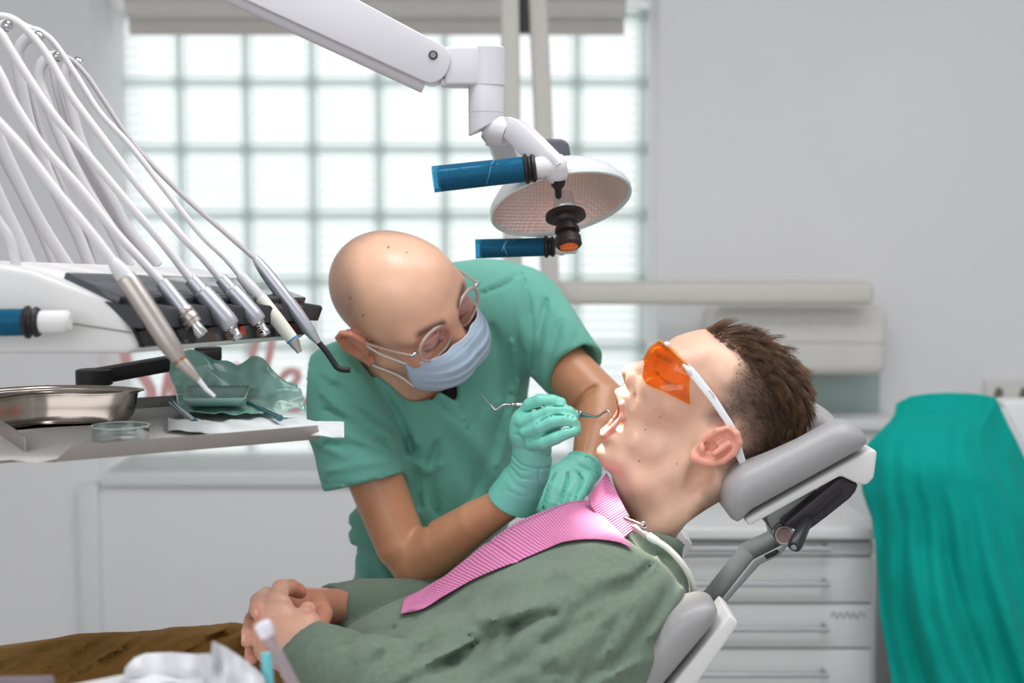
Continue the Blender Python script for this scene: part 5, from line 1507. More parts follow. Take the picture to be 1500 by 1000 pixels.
# shoulders and trunk core under the clothes keep the body one surface
f.cone(P(945, 805, MY), P(938, 845, MY), .030, .036, .02)
def pcol(V):
    u, v = to_px(V[:, 0], V[:, 1] * 0 + MY, V[:, 2]); w = np.abs(V[:, 1] - MY); n = len(V)
    nz = np.array([noise.noise(Vector(p) * 90) for p in V]); nz2 = np.array([noise.noise(Vector(p) * 420) for p in V])
    c = np.tile(np.array(lin((224, 182, 157))), (n, 1))
    def put(mask, rgb, a):
        nonlocal c
        m_ = np.clip(mask, 0, 1)[:, None] * a; c = c * (1 - m_) + np.array(lin(rgb)) * m_
    put(np.exp(-(((u - 918) / 12) ** 2 + ((v - 548) / 12) ** 2)), (226, 158, 140), .5)
    put(np.exp(-(((u - 970) / 26) ** 2 + ((v - 600) / 22) ** 2)), (228, 166, 150), .2)
    ear = (w > .0735) & (((u - 1033) / 42) ** 2 + ((v - 638) / 32) ** 2 < 1) & (poly_sdf([(996, 652), (1012, 636), (1030, 612), (1052, 607), (1070, 620), (1070, 640), (1050, 662), (1024, 670), (1002, 666)], u, v) < 0)
    put(ear * 1.0, (232, 150, 132), .75)
    # lips and mouth lining
    lips = smoothstep(.0285, .022, w) * (poly_sdf([(899, 571), (906, 571), (912.5, 590), (913.5, 606), (909, 620), (893, 634), (884, 640), (879, 637), (884, 629), (902, 620)], u, v) < 0)
    put(lips * 1.0, (206, 128, 118), .75)
    inside = (w < .0215) & (u > 906) & (u < 958) & (v > 580) & (v < 632)
    inside &= (((u - 921) * .000826 / .0275) ** 2 + ((v - 604) * .000826 / .021) ** 2 + (w / .0216) ** 2 < 1.06)
    put(inside * 1.0, (176, 62, 58), .95)
    # cropped hair at the sides, fading out towards temple, cheek and nape
    line = poly_sdf([(1030, 484), (1046, 500), (1062, 512), (1068, 522), (1060, 538), (1048, 552), (1040, 566), (1030, 577), (1020, 588), (1016, 600), (1026, 612), (1040, 612), (1062, 614), (1070, 636), (1062, 656), (1056, 672), (1040, 690), (1020, 706), (1006, 724), (1000, 745), (1010, 760), (1060, 720), (1140, 680), (1190, 620), (1190, 560), (1150, 500), (1080, 470)], u, v)
    dens = smoothstep(4, -26, line + 3.5 * nz)
    dens2 = np.clip(dens ** .55 * (.86 + .20 * smoothstep(-12, -62, line)) * (1 + .05 * nz2), 0, 1)
    put(dens2 * (~ear), (64, 43, 33), .96)
    # eyebrow and lash line
    eb = np.exp(-(((u - 968) * .45 + (v - 520) * -.9) / 4.2) ** 2) * ((u > 957) & (u < 990)) * (w > .008) * (w < .056) * (v < 535)
    put(eb * (.8 + .5 * nz2), (86, 56, 40), .8)
    ls = [(957, 541), (963, 546), (970, 550.5), (979, 553)]
    best = np.full(n, 1e9)
    for a, b in zip(ls[:-1], ls[1:]):
        ab = np.array(b) - np.array(a); t = np.clip(((u - a[0]) * ab[0] + (v - a[1]) * ab[1]) / (ab @ ab), 0, 1)
        best = np.minimum(best, (u - a[0] - t * ab[0]) ** 2 + (v - a[1] - t * ab[1]) ** 2)
    put(np.exp(-best / 5) * (w > .012) * (w < .052), (46, 26, 18), .9)
    for x, y in [(997, 757), (970, 755), (940, 622), (933, 667), (983, 667), (960, 603)]:
        put(((u - x) ** 2 + (v - y) ** 2 < (2.2 if x == 997 else 1.1)) * (V[:, 1] < MY), (112, 66, 50), .9)
    return c
bodyP, bv, bq = field_mesh('body', f, M_skinP, PA, 3, color=pcol)
headF = f
BV_head = BVHTree.FromPolygons([tuple(p) for p in bv], [tuple(q_) for q_ in bq])

# ---- teeth and tongue
M_tooth = mat('tooth_enamel', (240, 234, 220), .2, noise_amt=.01, sss=.1)
for arch, (x0, y0, x1, y1) in (('upper', (909.5, 583, 940, 588)), ('lower', (903, 620, 936, 622))):
    bm = bmesh.new()
    for i in range(-5, 6):
        a = abs(i) / 5
        bx_ = x0 + (x1 - x0) * a ** 1.8; by_ = y0 + (y1 - y0) * a
        c_ = P(bx_, by_, MY); c_.y = MY + i * .0027
        r = bmesh.ops.create_uvsphere(bm, u_segments=10, v_segments=8, radius=1)
        for v in r['verts']: v.co = c_ + Vector((v.co.x * .0028, v.co.y * .0024, v.co.z * .0042))
    from_bm('teeth', bm, M_tooth, PA)
bm = bmesh.new(); r = bmesh.ops.create_uvsphere(bm, u_segments=24, v_segments=14, radius=1)
for v in bm.verts: v.co = P(930, 615, MY) + Vector((v.co.x * .020, v.co.y * .0155, v.co.z * .008 + .003 * v.co.x * -1))
from_bm('tongue', bm, mat('pink_tongue', (206, 108, 104), .35, noise_amt=.04, noise_scale=200, bump=.3, bump_scale=900), PA)

# ---- hair
M_hair = bpy.data.materials.new('brown_hair'); M_hair.use_nodes = True
b_ = M_hair.node_tree.nodes['Principled BSDF']; b_.inputs['Roughness'].default_value = .38; b_.inputs['Specular IOR Level'].default_value = .45
at = M_hair.node_tree.nodes.new('ShaderNodeAttribute'); at.attribute_name = 'Col'
M_hair.node_tree.links.new(at.outputs['Color'], b_.inputs['Base Color'])
rng = np.random.default_rng(7)
def normals(V, Q):
    n_ = np.cross(V[Q[:, 2]] - V[Q[:, 0]], V[Q[:, 3]] - V[Q[:, 1]])
    N = np.zeros_like(V)
    for k in range(4): np.add.at(N, Q[:, k], n_)
    return N / np.maximum(np.linalg.norm(N, axis=1), 1e-12)[:, None]
bn = normals(bv, bq)
hu, hv = to_px(bv[:, 0], bv[:, 1] * 0 + MY, bv[:, 2]); hw = np.abs(bv[:, 1] - MY)
top_poly = [(1024, 478), (1034, 486), (1050, 498), (1068, 512), (1084, 530), (1100, 548), (1118, 566), (1138, 588), (1150, 606), (1156, 630), (1150, 650), (1165, 655), (1200, 610), (1190, 540), (1130, 480), (1060, 460)]
side_poly = [(1030, 484), (1046, 500), (1062, 512), (1068, 522), (1062, 538), (1052, 552), (1044, 568), (1036, 580), (1030, 596), (1046, 606), (1066, 612), (1076, 634), (1068, 656), (1062, 680), (1048, 700), (1030, 714), (1060, 716), (1140, 676), (1190, 620), (1190, 560), (1150, 500), (1080, 470)]
dt = poly_sdf(top_poly, hu, hv); ds = poly_sdf(side_poly, hu, hv)
# long hair grows on the crown strip: near the midline or inside the traced top
topw = ((dt < 0) | ((hw < .050) & (hv < 640) & (ds < -2))) & (ds < 1)
earz = ((hu - 1033) / 44) ** 2 + ((hv - 638) / 34) ** 2 < 1
def strands(sel, count, lenf, r, lean, name, seg, cols, jitter, nclump, clump, liftf):
    idx = np.where(sel)[0]
    pick = idx[rng.integers(0, len(idx), count)]
    gd = idx[rng.integers(0, len(idx), nclump)]
    gp = bv[gd]; gj = rng.normal(0, jitter, (nclump, 3)); gl_ = rng.uniform(.78, 1.15, nclump); gt = rng.random(nclump)
    verts = []; faces = []; colr = []
    n3 = 3
    for vi in pick:
        base = bv[vi]; nn = bn[vi]
        p = base + rng.normal(0, .0007, 3)
        near_ = int(((gp - base) ** 2).sum(1).argmin())
        L = lenf(hu[vi], hv[vi], vi) * gl_[near_] * rng.uniform(.85, 1.1)
        s_ = 1 if base[1] > MY else -1
        dirn = lean(hu[vi], hv[vi], s_, hw[vi])
        tang = dirn - nn * (dirn @ nn); tang = tang / max(np.linalg.norm(tang), 1e-6)
        rj = gj[near_] + rng.normal(0, jitter * .35, 3)
        pull = (gp[near_] - p) * clump
        b0 = len(verts)
        x = np.cross(nn, tang); x /= max(np.linalg.norm(x), 1e-6)
        pos = p - nn * .001
        up0 = liftf(hu[vi], hv[vi])
        for k in range(seg + 1):
            t = k / seg
            d = nn * (up0 * (1 - t * .75)) + tang * (1 - up0 * .55 + t * .6) + rj
            d = d / np.linalg.norm(d)
            if k: pos = pos + d * (L / seg) + pull / seg
            rr = r * (1 - .7 * t)
            y = np.cross(d, x)
            for q_ in range(n3):
                a = 2 * math.pi * q_ / n3
                verts.append(pos + (x * math.cos(a) + y * math.sin(a)) * rr)
            if k:
                o = b0 + (k - 1) * n3
                for q_ in range(n3): faces.append((o + q_, o + (q_ + 1) % n3, o + n3 + (q_ + 1) % n3, o + n3 + q_))
        m_ = np.clip(gt[near_] * .7 + rng.random() * .4, 0, 1)
        cc = np.array(lin(cols[0])) * (1 - m_) + np.array(lin(cols[1])) * m_
        colr.append(np.tile(cc, ((seg + 1) * n3, 1)))
    me = mesh_arrays(name, np.array(verts), np.array(faces)); set_color(me, np.concatenate(colr))
    return link_mesh(name, me, M_hair, PA)
def lean_top(u, v, s_, w):
    # back along the crown, combed out to the side
    t = np.clip((u - 1030) / 140, 0, 1)
    return np.array([.70 - .35 * t, s_ * (.25 + 5 * w), -.15 - .80 * t])
def lean_side(u, v, s_, w):
    return np.array([.55, s_ * .05, -.75])
def len_top(u, v, i):
    d_ = max(-ds[i], 0)
    inner = max(-dt[i], 0)
    return .007 + .020 * min(1, inner / 16) * (.75 + .25 * min(1, (u - 1025) / 60)) + (.004 if u < 1045 else 0)
def len_side(u, v, i): return .0022 + .0062 * smoothstep(6, 55, -ds[i])
ht = strands(topw, 11000, len_top, .00030, lean_top, 'hair', 5, ((44, 28, 20), (140, 102, 72)), .17, 380, .6, lambda u, v: .80)
hs = strands((ds < -2) & ~topw & ~earz, 42000, len_side, .00020, lean_side, 'hair', 2, ((58, 40, 30), (100, 72, 54)), .12, 1500, .15, lambda u, v: .35)
hs['label'] = 'short cropped hair at the sides'; ht['label'] = 'longer brown hair on top'

# lashes of the closed near eye
bm = bmesh.new()
for px0, py0, px1, py1 in [(956, 540, 960, 544), (958.5, 542, 962, 547), (961, 544, 964.5, 550), (964, 546, 967, 553), (967, 548, 970, 555.5), (970, 550, 973, 557.5), (973, 551.5, 976.5, 558.5), (976, 552.5, 980, 558.5), (979, 553, 983.5, 557.5)]:
    a_ = BV_head.ray_cast(Vector((P(px0, py0, MY).x, MY - .3, P(px0, py0, MY).z)), Vector((0, 1, 0)))[0]
    if a_ is None: continue
    e_ = Vector((P(px1, py1, MY).x, a_.y - .006, P(px1, py1, MY).z))
    add_tube(bm, [a_, a_.lerp(e_, .5) + Vector((0, -.001, -.0006)), e_], [.00055, .0004, .0001], 5)
from_bm('eyelashes', bm, mat('dark_lashes', (34, 22, 18), .6, noise_amt=.02), PA)

# ---- orange goggles
M_or = bpy.data.materials.new('orange_lens'); M_or.use_nodes = True
nt = M_or.node_tree; nt.nodes.clear(); out = nt.nodes.new('ShaderNodeOutputMaterial')
tr = nt.nodes.new('ShaderNodeBsdfTransparent'); tr.inputs['Color'].default_value = (1.0, .70, .22, 1)
df = nt.nodes.new('ShaderNodeBsdfTranslucent'); df.inputs['Color'].default_value = (1.0, .30, .01, 1)
d2_ = nt.nodes.new('ShaderNodeBsdfDiffuse'); d2_.inputs['Color'].default_value = (1.0, .26, .01, 1)
gl = nt.nodes.new('ShaderNodeBsdfGlossy'); gl.inputs['Roughness'].default_value = .06
m0 = nt.nodes.new('ShaderNodeMixShader'); m0.inputs[0].default_value = .5
m1 = nt.nodes.new('ShaderNodeMixShader'); m1.inputs[0].default_value = .17
m2 = nt.nodes.new('ShaderNodeMixShader'); m2.inputs[0].default_value = .05
nt.links.new(df.outputs[0], m0.inputs[1]); nt.links.new(d2_.outputs[0], m0.inputs[2])
nt.links.new(tr.outputs[0], m1.inputs[1]); nt.links.new(m0.outputs[0], m1.inputs[2])
nt.links.new(m1.outputs[0], m2.inputs[1]); nt.links.new(gl.outputs[0], m2.inputs[2]); nt.links.new(m2.outputs[0], out.inputs[0])
go = empty('safety_goggles', 'orange tinted safety goggles with white temples on the open mouthed reclining face', 'goggles', P(965, 540, MY))
# lens: a shield wrapped around the eyes; top edge along the brow, bottom edge across the cheek
def lensp(u, v):
    a = 2 * u - 1; w = abs(a)
    # centre line (on the midplane) and side line in photo px
    tx, ty = np.interp(w, [0, .45, .8, 1], [966, 975, 990, 1001]), np.interp(w, [0, .45, .8, 1], [500, 507, 522, 534])
    bx_, by_ = np.interp(w, [0, .12, .35, .6, .8, 1], [943, 938, 942, 962, 985, 1000]), np.interp(w, [0, .12, .35, .6, .8, 1], [530, 548, 556, 563, 574, 582])
    x = tx + (bx_ - tx) * v; y = ty + (by_ - ty) * v
    # bow forward between the edges
    bow = math.sin(math.pi * v) * (5.5 * (1 - w * .5))
    x -= bow * .8; y -= bow * .45
    p = P(x, y, MY); p.y = MY + math.copysign(.0690 * (math.sin(w * math.pi / 2) ** .85), a) * (1 - .02 * v)
    sd = 1 if a > 0 else -1
    hh_ = BV_head.ray_cast(Vector((p.x, MY + sd * .3, p.z)), Vector((0, -sd, 0)))[0]
    if hh_ is not None and w > .02:
        need = abs(hh_.y - MY) + .0042
        if abs(p.y - MY) < need: p.y = MY + sd * need
    return p
gm = grid_mesh('lens', lensp, 64, 24, M_or, go, .0018)
M_wt = mat('white_temple_plastic', (232, 232, 234), .3, noise_amt=.008)
tube('brow_bar', catmull([lensp(.02 + i * .06, -.015) for i in range(17)], 3), .0021, mat('orange_brow_bar', (240, 140, 30), .25, noise_amt=.01, trans=.3), go, 8)
for s in (-1, 1):
    def S3(x, y, w):
        p = P(x, y, MY); return Vector((p.x, MY + s * w, p.z))
    tp = [S3(995, 529, .0665), S3(1003, 537, .070), S3(1016, 553, .0735), S3(1032, 574, .0775), (S3(1045, 594, .0800)), S3(1055, 610, .0810), S3(1063, 632, .0800), S3(1070, 655, .0775), S3(1077, 669, .0755)]
    tt = catmull(tp, 5)
    bm = bmesh.new()
    rs = []
    for i, p in enumerate(tt):
        t = i / (len(tt) - 1); p = Vector(p)
        d_ = Vector(tt[min(i + 1, len(tt) - 1)]) - Vector(tt[max(i - 1, 0)]); d_.normalize()
        wv_ = Vector((-d_.z, 0, d_.x)).normalized()
        hwid = np.interp(t, [0, .1, .3, .55, .85, .96, 1], [.0042, .0048, .0046, .0040, .0046, .0040, .0012]); th = .0016
        rs.append([bm.verts.new(p + wv_ * a_ * hwid + Vector((0, s, 0)) * b_ * th) for a_, b_ in ((-1, -.6), (-.7, -1), (.7, -1), (1, -.6), (1, .6), (.7, 1), (-.7, 1), (-1, .6))])
    for r0, r1 in zip(rs[:-1], rs[1:]):
        for k in range(8): bm.faces.new((r0[k], r0[(k + 1) % 8], r1[(k + 1) % 8], r1[k]))
    bm.faces.new(rs[0]); bm.faces.new(list(reversed(rs[-1])))
    tm = from_bm('temple', bm, M_wt, go, True, 50)
    bm = bmesh.new(); add_tube(bm, [S3(992, 525, .066), S3(999, 534, .0695), S3(1002, 541, .0705)], [.0030, .0036, .0022], 10)
    from_bm('hinge', bm, M_wt, tm)
    if s < 0:
        lt = [(1024.5, 560.5), (1026, 563), (1027, 561.5), (1028, 565), (1029.5, 564), (1030, 567.5), (1031.5, 567), (1032, 571), (1034, 572)]
        tube('lettering', [S3(x, y, .0775 + .0016) for x, y in lt], .0004, mat('grey_moulded_letters', (176, 178, 182), .5), tm, 5)
lathe('brow_clip', lensp(.40, -.03) + Vector((.001, 0, .001)), lensp(.33, -.02) + Vector((0.001, 0, .001)), [(0, .003), (1, .0032)], M_wt, go, 12)

# ---- sweatshirt
M_sweat = mat('grey_green_sweatshirt', (106, 123, 106), .95, noise_amt=.09, noise_scale=140, bump=.35, bump_scale=900, sheen=.15)
SY = 1.715
s = Field((P(395, 500, 1.5).x, 1.395, P(500, 1100, 1.5).z), (P(1030, 500, 1.7).x, 1.975, P(500, 700, 1.72).z), .0042)
tp = [(925, 752), (905, 748), (880, 744), (850, 744), (815, 754), (780, 768), (745, 786), (705, 812), (672, 838), (640, 862), (612, 876), (588, 884), (562, 894), (535, 908), (508, 924), (486, 938), (470, 952), (464, 975), (466, 1010), (480, 1080), (560, 1180), (760, 1160), (905, 1000), (965, 930), (1004, 880), (1008, 855), (1004, 835), (1003, 800), (998, 785), (985, 775), (950, 762)]
TP3 = [(P(x, y, SY).x, P(x, y, SY).z) for x, y in tp]
gx_, gz_ = np.meshgrid(s.X[:, 0, 0], s.Z[0, 0, :], indexing='ij')
uu, vv = to_px(gx_, np.full_like(gx_, SY), gz_)
d2 = blur2(poly_sdf(TP3, gx_, gz_), 5)
along = np.clip((uu - 470) / 480, 0, 1)
T_ = np.interp(along, [0, .25, .6, .85, 1], [.145, .165, .195, .20, .15]); R_ = np.interp(along, [0, .3, .7, 1], [.075, .10, .115, .085])
nb = np.exp(-((uu - 965) / 62) ** 2 - ((vv - 770) / 52) ** 2); T_ = T_ * (1 - .62 * nb); R_ = R_ * (1 - .45 * nb)
q = np.maximum(d2 + R_, 0)[:, None, :] / R_[:, None, :]
p_ = np.abs(s.Y - SY) / T_[:, None, :]
s.F = ((np.sqrt(q ** 2 + p_ ** 2) - 1) * np.minimum(R_, T_)[:, None, :]).astype(np.float32)
s.F = np.where(d2[:, None, :] > 0.02, np.maximum(s.F, d2[:, None, :]), s.F).astype(np.float32)
def arm():
    s.chain([(P(918, 882, 1.560), .060), (P(870, 930, 1.525), .072), (P(800, 1005, 1.485), .072), (P(720, 1080, 1.475), .064)], .02)
    s.chain([(P(720, 1080, 1.475), .060), (P(620, 1042, 1.485), .056), (P(540, 1002, 1.505), .050), (P(478, 972, 1.53), .043), (P(440, 950, 1.545), .036), (P(418, 936, 1.555), .034)], .02)
    n_ = (P(422, 925, 1.555) - P(470, 968, 1.53)).normalized()
    s.plane(P(433, 946, 1.548), n_ + Vector((-.1, 0, .25)), .004)
group(s, arm, .055)
s.cone(P(680, 985, 1.575), P(770, 930, 1.575), .062, .062, .03)
s.cone(P(470, 968, 1.535), P(410, 932, 1.555), .028, .031, .003, 's')
def arm2():
    s.chain([(P(905, 850, 1.90), .07), (P(720, 900, 1.93), .06), (P(590, 892, 1.90), .042), (P(530, 887, 1.86), .036), (P(490, 889, 1.83), .031), (P(472, 889, 1.815), .030)], .015)
    s.plane(P(482, 890, 1.82), (P(468, 889, 1.81) - P(520, 888, 1.855)).normalized(), .003)
group(s, arm2, .02)
s.cone(P(484, 889, 1.823), P(462, 889, 1.808), .021, .025, .003, 's')
# collar rib
CR = []
for i in range(28):
    th = 2 * math.pi * i / 28
    a, b_ = P(926, 766, MY), P(996, 790, MY)
    c_ = (a + b_) / 2; d_ = (b_ - a) / 2
    CR.append((c_ + d_ * math.cos(th) * 1.04 + Vector((0, .066 * math.sin(th), 0)), .0105))
CR.append(CR[0])
nv = (P(940, 815, MY) - P(960, 776, MY)).normalized()
def collar():
    s.chain(CR, .004); s.chain([(p + nv * .010, r) for p, r in CR], .004)
group(s, collar, .006)
s.cone(P(905, 690, MY), P(958, 790, MY), .054, .060, .004, 's')
# folds, traced from the photo
for pts, w, a in [
    ([(690, 946), (727, 922), (770, 910), (815, 898)], 7, .009), ([(735, 960), (748, 930), (762, 912)], 7, .007),
    ([(700, 905), (760, 893), (830, 872)], 12, -.007), ([(640, 960), (690, 920), (720, 908)], 9, -.006), ([(800, 940), (850, 910), (900, 880), (950, 830)], 14, .006), ([(760, 985), (820, 960), (880, 930)], 12, -.006),
    ([(964, 811), (958, 832), (940, 850), (922, 888), (897, 939), (880, 975)], 2.8, -.0045), ([(961, 811), (953, 832), (934, 852), (915, 888), (890, 939)], 1.8, .0022),
    ([(972, 872), (958, 898), (930, 935), (895, 985)], 9, .007), ([(1000, 862), (985, 895), (955, 930)], 7, -.006), ([(940, 870), (915, 920), (880, 970)], 10, -.005), 
    ([(700, 1000), (760, 975), (820, 985)], 10, .007), ([(560, 930), (580, 915), (610, 905)], 7, .006), ([(500, 950), (520, 935), (545, 925), (580, 920)], 6, .007), ([(520, 965), (535, 950), (560, 945)], 6, -.005),
    
    ([(430, 990), (450, 984), (468, 977), (480, 971)], 1.6, .0025), ([(880, 820), (900, 830), (930, 826)], 6, .003), ([(940, 802), (952, 812), (972, 818)], 4, .002),
    ([(840, 860), (880, 845), (925, 840)], 9, -.004), ([(900, 990), (930, 930), (960, 880)], 16, -.006), ([(850, 1000), (885, 950), (920, 900)], 14, .007), ([(660, 900), (740, 880), (820, 850)], 16, .005), ([(620, 985), (650, 950), (690, 925)], 10, -.005)]:
    s.crease(pts, w * (1.25 if w > 3 else 1), a * (.95 if w > 3 else 1), ymax=1.66 if w > 3 else 1.70)
cloth_folds(s, 148, 46, 210, .0085, 41, 1.66, lambda U, V: smoothstep(790, 850, V + .12 * (U - 900)) * smoothstep(985, 930, U) * smoothstep(500, 560, U))
cloth_folds(s, 120, 30, 120, .0030, 47, 1.66, lambda U, V: smoothstep(820, 900, V) * smoothstep(500, 560, U))
cloth_folds(s, 160, 26, 90, .0026, 53, 1.70, lambda U, V: smoothstep(640, 580, U) * smoothstep(500, 540, U) * smoothstep(860, 900, V))
sweat, sv, sq = field_mesh('sweatshirt', s, M_sweat, PA, 6)
BV_sw = BVHTree.FromPolygons([tuple(p) for p in sv], [tuple(q_) for q_ in sq])

# ---- clasped hands (skin continuous with the wrists inside the cuffs)
def K(x, y, Y): return P(330 + x / 6.25, 840 + y / 6.25, Y)
g = Field(K(60, 1000, 1.5) - Vector((.0, .06, .03)), (K(1060, 0, 1.75).x, 1.86, K(0, 20, 1.6).z), .0018)
# near (left) hand: wrist out of the sleeve, back of the hand, fingers over the other hand
g.chain([(P(466, 966, 1.538), .025), (K(560, 690, 1.55), .0265), (K(520, 560, 1.56), .0265), (K(480, 430, 1.57), .0245), (K(470, 320, 1.58), .0200)], .012, flat=((.3, 1, .1), .8))
g.cone(K(360, 700, 1.56), K(420, 420, 1.57), .0125, .016, .014)
def fg(pts, k=.004):
    def one(): g.chain([(K(x, y, Y), r) for x, y, Y, r in pts], .006)
    group(g, one, k)
fg([(470, 300, 1.582, .0135), (485, 200, 1.60, .0112), (510, 135, 1.615, .0104), (600, 125, 1.635, .0096), (665, 155, 1.645, .0088), (690, 172, 1.648, .0074)])
fg([(420, 330, 1.60, .0125), (430, 240, 1.625, .0105), (480, 180, 1.66, .0100), (560, 190, 1.69, .009)])
fg([(390, 420, 1.60, .0120), (350, 400, 1.63, .0105), (400, 300, 1.68, .0098), (480, 280, 1.71, .009)])
fg([(700, 560, 1.555, .0150), (745, 470, 1.565, .0135), (738, 385, 1.58, .0108), (752, 335, 1.59, .0100), (760, 318, 1.593, .0078)], .010)
g.cone(K(640, 590, 1.555), K(730, 500, 1.56), .021, .0165, .014)
# far (right) hand: wrist from the far sleeve, knuckles, fingertips curling over the near hand
g.chain([(P(520, 888, 1.855), .022), (K(900, 300, 1.79), .0235), (K(760, 300, 1.74), .0235), (K(640, 280, 1.70), .0220), (K(540, 280, 1.67), .018)], .012, flat=((.2, 1, .0), .9))
fg([(860, 300, 1.74, .0140), (890, 370, 1.70, .0125), (870, 440, 1.68, .0112), (862, 470, 1.672, .0100)], .008)
fg([(480, 230, 1.66, .0105), (380, 205, 1.62, .0108), (310, 250, 1.585, .0100), (292, 320, 1.565, .0092), (295, 355, 1.56, .0080)])
fg([(330, 400, 1.64, .0110), (240, 400, 1.605, .0110), (180, 470, 1.575, .0102), (185, 560, 1.56, .0096), (200, 610, 1.556, .0082)])
fg([(290, 560, 1.63, .010), (240, 620, 1.60, .0098), (225, 700, 1.58, .0092), (240, 770, 1.572, .0080)])
for pts, w, a in [([(560, 110), (556, 170), (560, 205)], 1.0, .0010), ([(500, 100), (490, 140), (500, 170)], 1.2, -.0006), ([(250, 320), (275, 345), (300, 330)], 1.2, .0006)]:
    g.crease([(330 + x / 6.25, 840 + y / 6.25) for x, y in pts], w, a)
def hcol(V):
    u, v = to_px(V[:, 0], V[:, 1], V[:, 2]); n = len(V)
    c = np.tile(np.array(lin((224, 178, 156))), (n, 1))
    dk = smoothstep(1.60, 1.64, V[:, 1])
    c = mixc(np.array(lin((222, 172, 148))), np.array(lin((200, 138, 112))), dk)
    x, y = (u - 330) * 6.25, (v - 840) * 6.25
    for px_, py_, rr in [(295, 345, 60), (190, 585, 60), (240, 760, 50), (870, 460, 70), (690, 165, 60), (760, 330, 50)]:
        m = np.exp(-((x - px_) ** 2 + (y - py_) ** 2) / rr ** 2)[:, None] * .6
        c = c * (1 - m) + np.array(lin((214, 126, 104))) * m
    for px_, py_, a_, b_ in [(280, 350, 20, 34), (165, 592, 17, 36), (745, 325, 34, 18)]:
        m = ((((x - px_) / a_) ** 2 + ((y - py_) / b_) ** 2) < 1)[:, None] * .6 * (V[:, 1] < 1.62)[:, None]
        c = c * (1 - m) + np.array(lin((232, 190, 176))) * m
    return c
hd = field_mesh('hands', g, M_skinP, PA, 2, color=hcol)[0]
hd['label'] = 'bare hands clasped over the lap'
del g

# ---- trousers
M_pant = mat('brown_corduroy', (118, 84, 34), .85, noise_amt=.08, noise_scale=60, bump=.25, bump_scale=700, sheen=.5)
M_pant.node_tree.nodes['Principled BSDF'].inputs['Sheen Tint'].default_value = lin((190, 140, 70)) + (1,)
t_ = Field((-.72, 1.40, P(200, 1130, 1.6).z), (P(500, 900, 1.6).x, 1.96, P(200, 890, 1.6).z), .0045)
t_.chain([(P(480, 1060, 1.70), .105), (P(330, 1034, 1.67), .098), (P(120, 1046, 1.63), .093), (P(-80, 1075, 1.62), .085), (P(-330, 1095, 1.62), .08)], .02)
t_.chain([(P(480, 1055, 1.76), .105), (P(330, 1022, 1.80), .096), (P(120, 1032, 1.82), .090), (P(-80, 1052, 1.83), .085), (P(-330, 1060, 1.84), .08)], .02)
for pts, w, a in [([(150, 985), (200, 960), (260, 930), (330, 915)], 7, .007), ([(60, 985), (110, 955), (170, 935), (240, 922)], 7, .007), ([(0, 975), (40, 958), (90, 945)], 6, .006), ([(230, 955), (270, 940), (310, 928), (345, 922)], 4, -.005), ([(100, 975), (150, 945), (200, 932)], 4, -.005),
    ([(270, 948), (300, 935), (345, 930)], 3, .005), ([(0, 985), (60, 972), (130, 978), (185, 975)], 4, -.006), ([(170, 970), (220, 940), (270, 922)], 4, -.004), ([(10, 970), (50, 948), (100, 937)], 4, -.004), ([(310, 940), (325, 930), (350, 960)], 4, .006)]:
    t_.crease(pts, w * 1.1, a * .45)
tmask = lambda U, V: smoothstep(2, 26, V - np.interp(U, [-60, 0, 100, 200, 300, 400], [962, 948, 934, 921, 911, 906]))
cloth_folds(t_, 152, 26, 220, .0130, 61, 1.80, tmask)
cloth_folds(t_, 163, 15, 140, .0040, 67, 1.80, tmask)
field_mesh('trousers', t_, M_pant, PA, 3)
del t_

# ---- bib with its clip and cord
M_bib = bpy.data.materials.new('pink_ribbed_paper'); M_bib.use_nodes = True
nt = M_bib.node_tree; b = nt.nodes['Principled BSDF']; b.inputs['Base Color'].default_value = lin((236, 132, 190)) + (1,); b.inputs['Roughness'].default_value = .6
uvn = nt.nodes.new('ShaderNodeUVMap'); wv = nt.nodes.new('ShaderNodeTexWave'); wv.bands_direction = 'X'; wv.inputs['Scale'].default_value = 27
mpn = nt.nodes.new('ShaderNodeMapping'); nt.links.new(uvn.outputs['UV'], mpn.inputs['Vector']); nt.links.new(mpn.outputs['Vector'], wv.inputs['Vector'])
bp = nt.nodes.new('ShaderNodeBump'); bp.inputs['Strength'].default_value = .45; bp.inputs['Distance'].default_value = .002
cm = nt.nodes.new('ShaderNodeMix'); cm.data_type = 'RGBA'; cm.inputs['A'].default_value = lin((190, 98, 146)) + (1,); cm.inputs['B'].default_value = lin((230, 146, 190)) + (1,)
nt.links.new(wv.outputs['Fac'], cm.inputs['Factor']); nt.links.new(cm.outputs['Result'], b.inputs['Base Color'])
nt.links.new(wv.outputs['Fac'], bp.inputs['Height']); nt.links.new(bp.outputs['Normal'], b.inputs['Normal'])
b.inputs['Subsurface Weight'].default_value = 0
low = [(588, 904), (622, 896), (653, 879), (692, 854), (744, 831), (800, 807.5), (831, 798), (870, 794), (905, 800), (929, 809)]
upp = [(589, 902.5), (600, 890), (625, 871), (662, 838), (706, 806), (752, 778), (796, 757), (828, 744), (852, 737), (870, 733)]
lo_c = np.array(catmull(low, 8)); up_c = np.array(catmull(upp, 8))
def hit(px, py, bvh, Yguess):
    o = Vector((0, 0, CAMZ)); d = (P(px, py, 1.5) - o).normalized()
    r = bvh.ray_cast(o, d)
    return r[0]
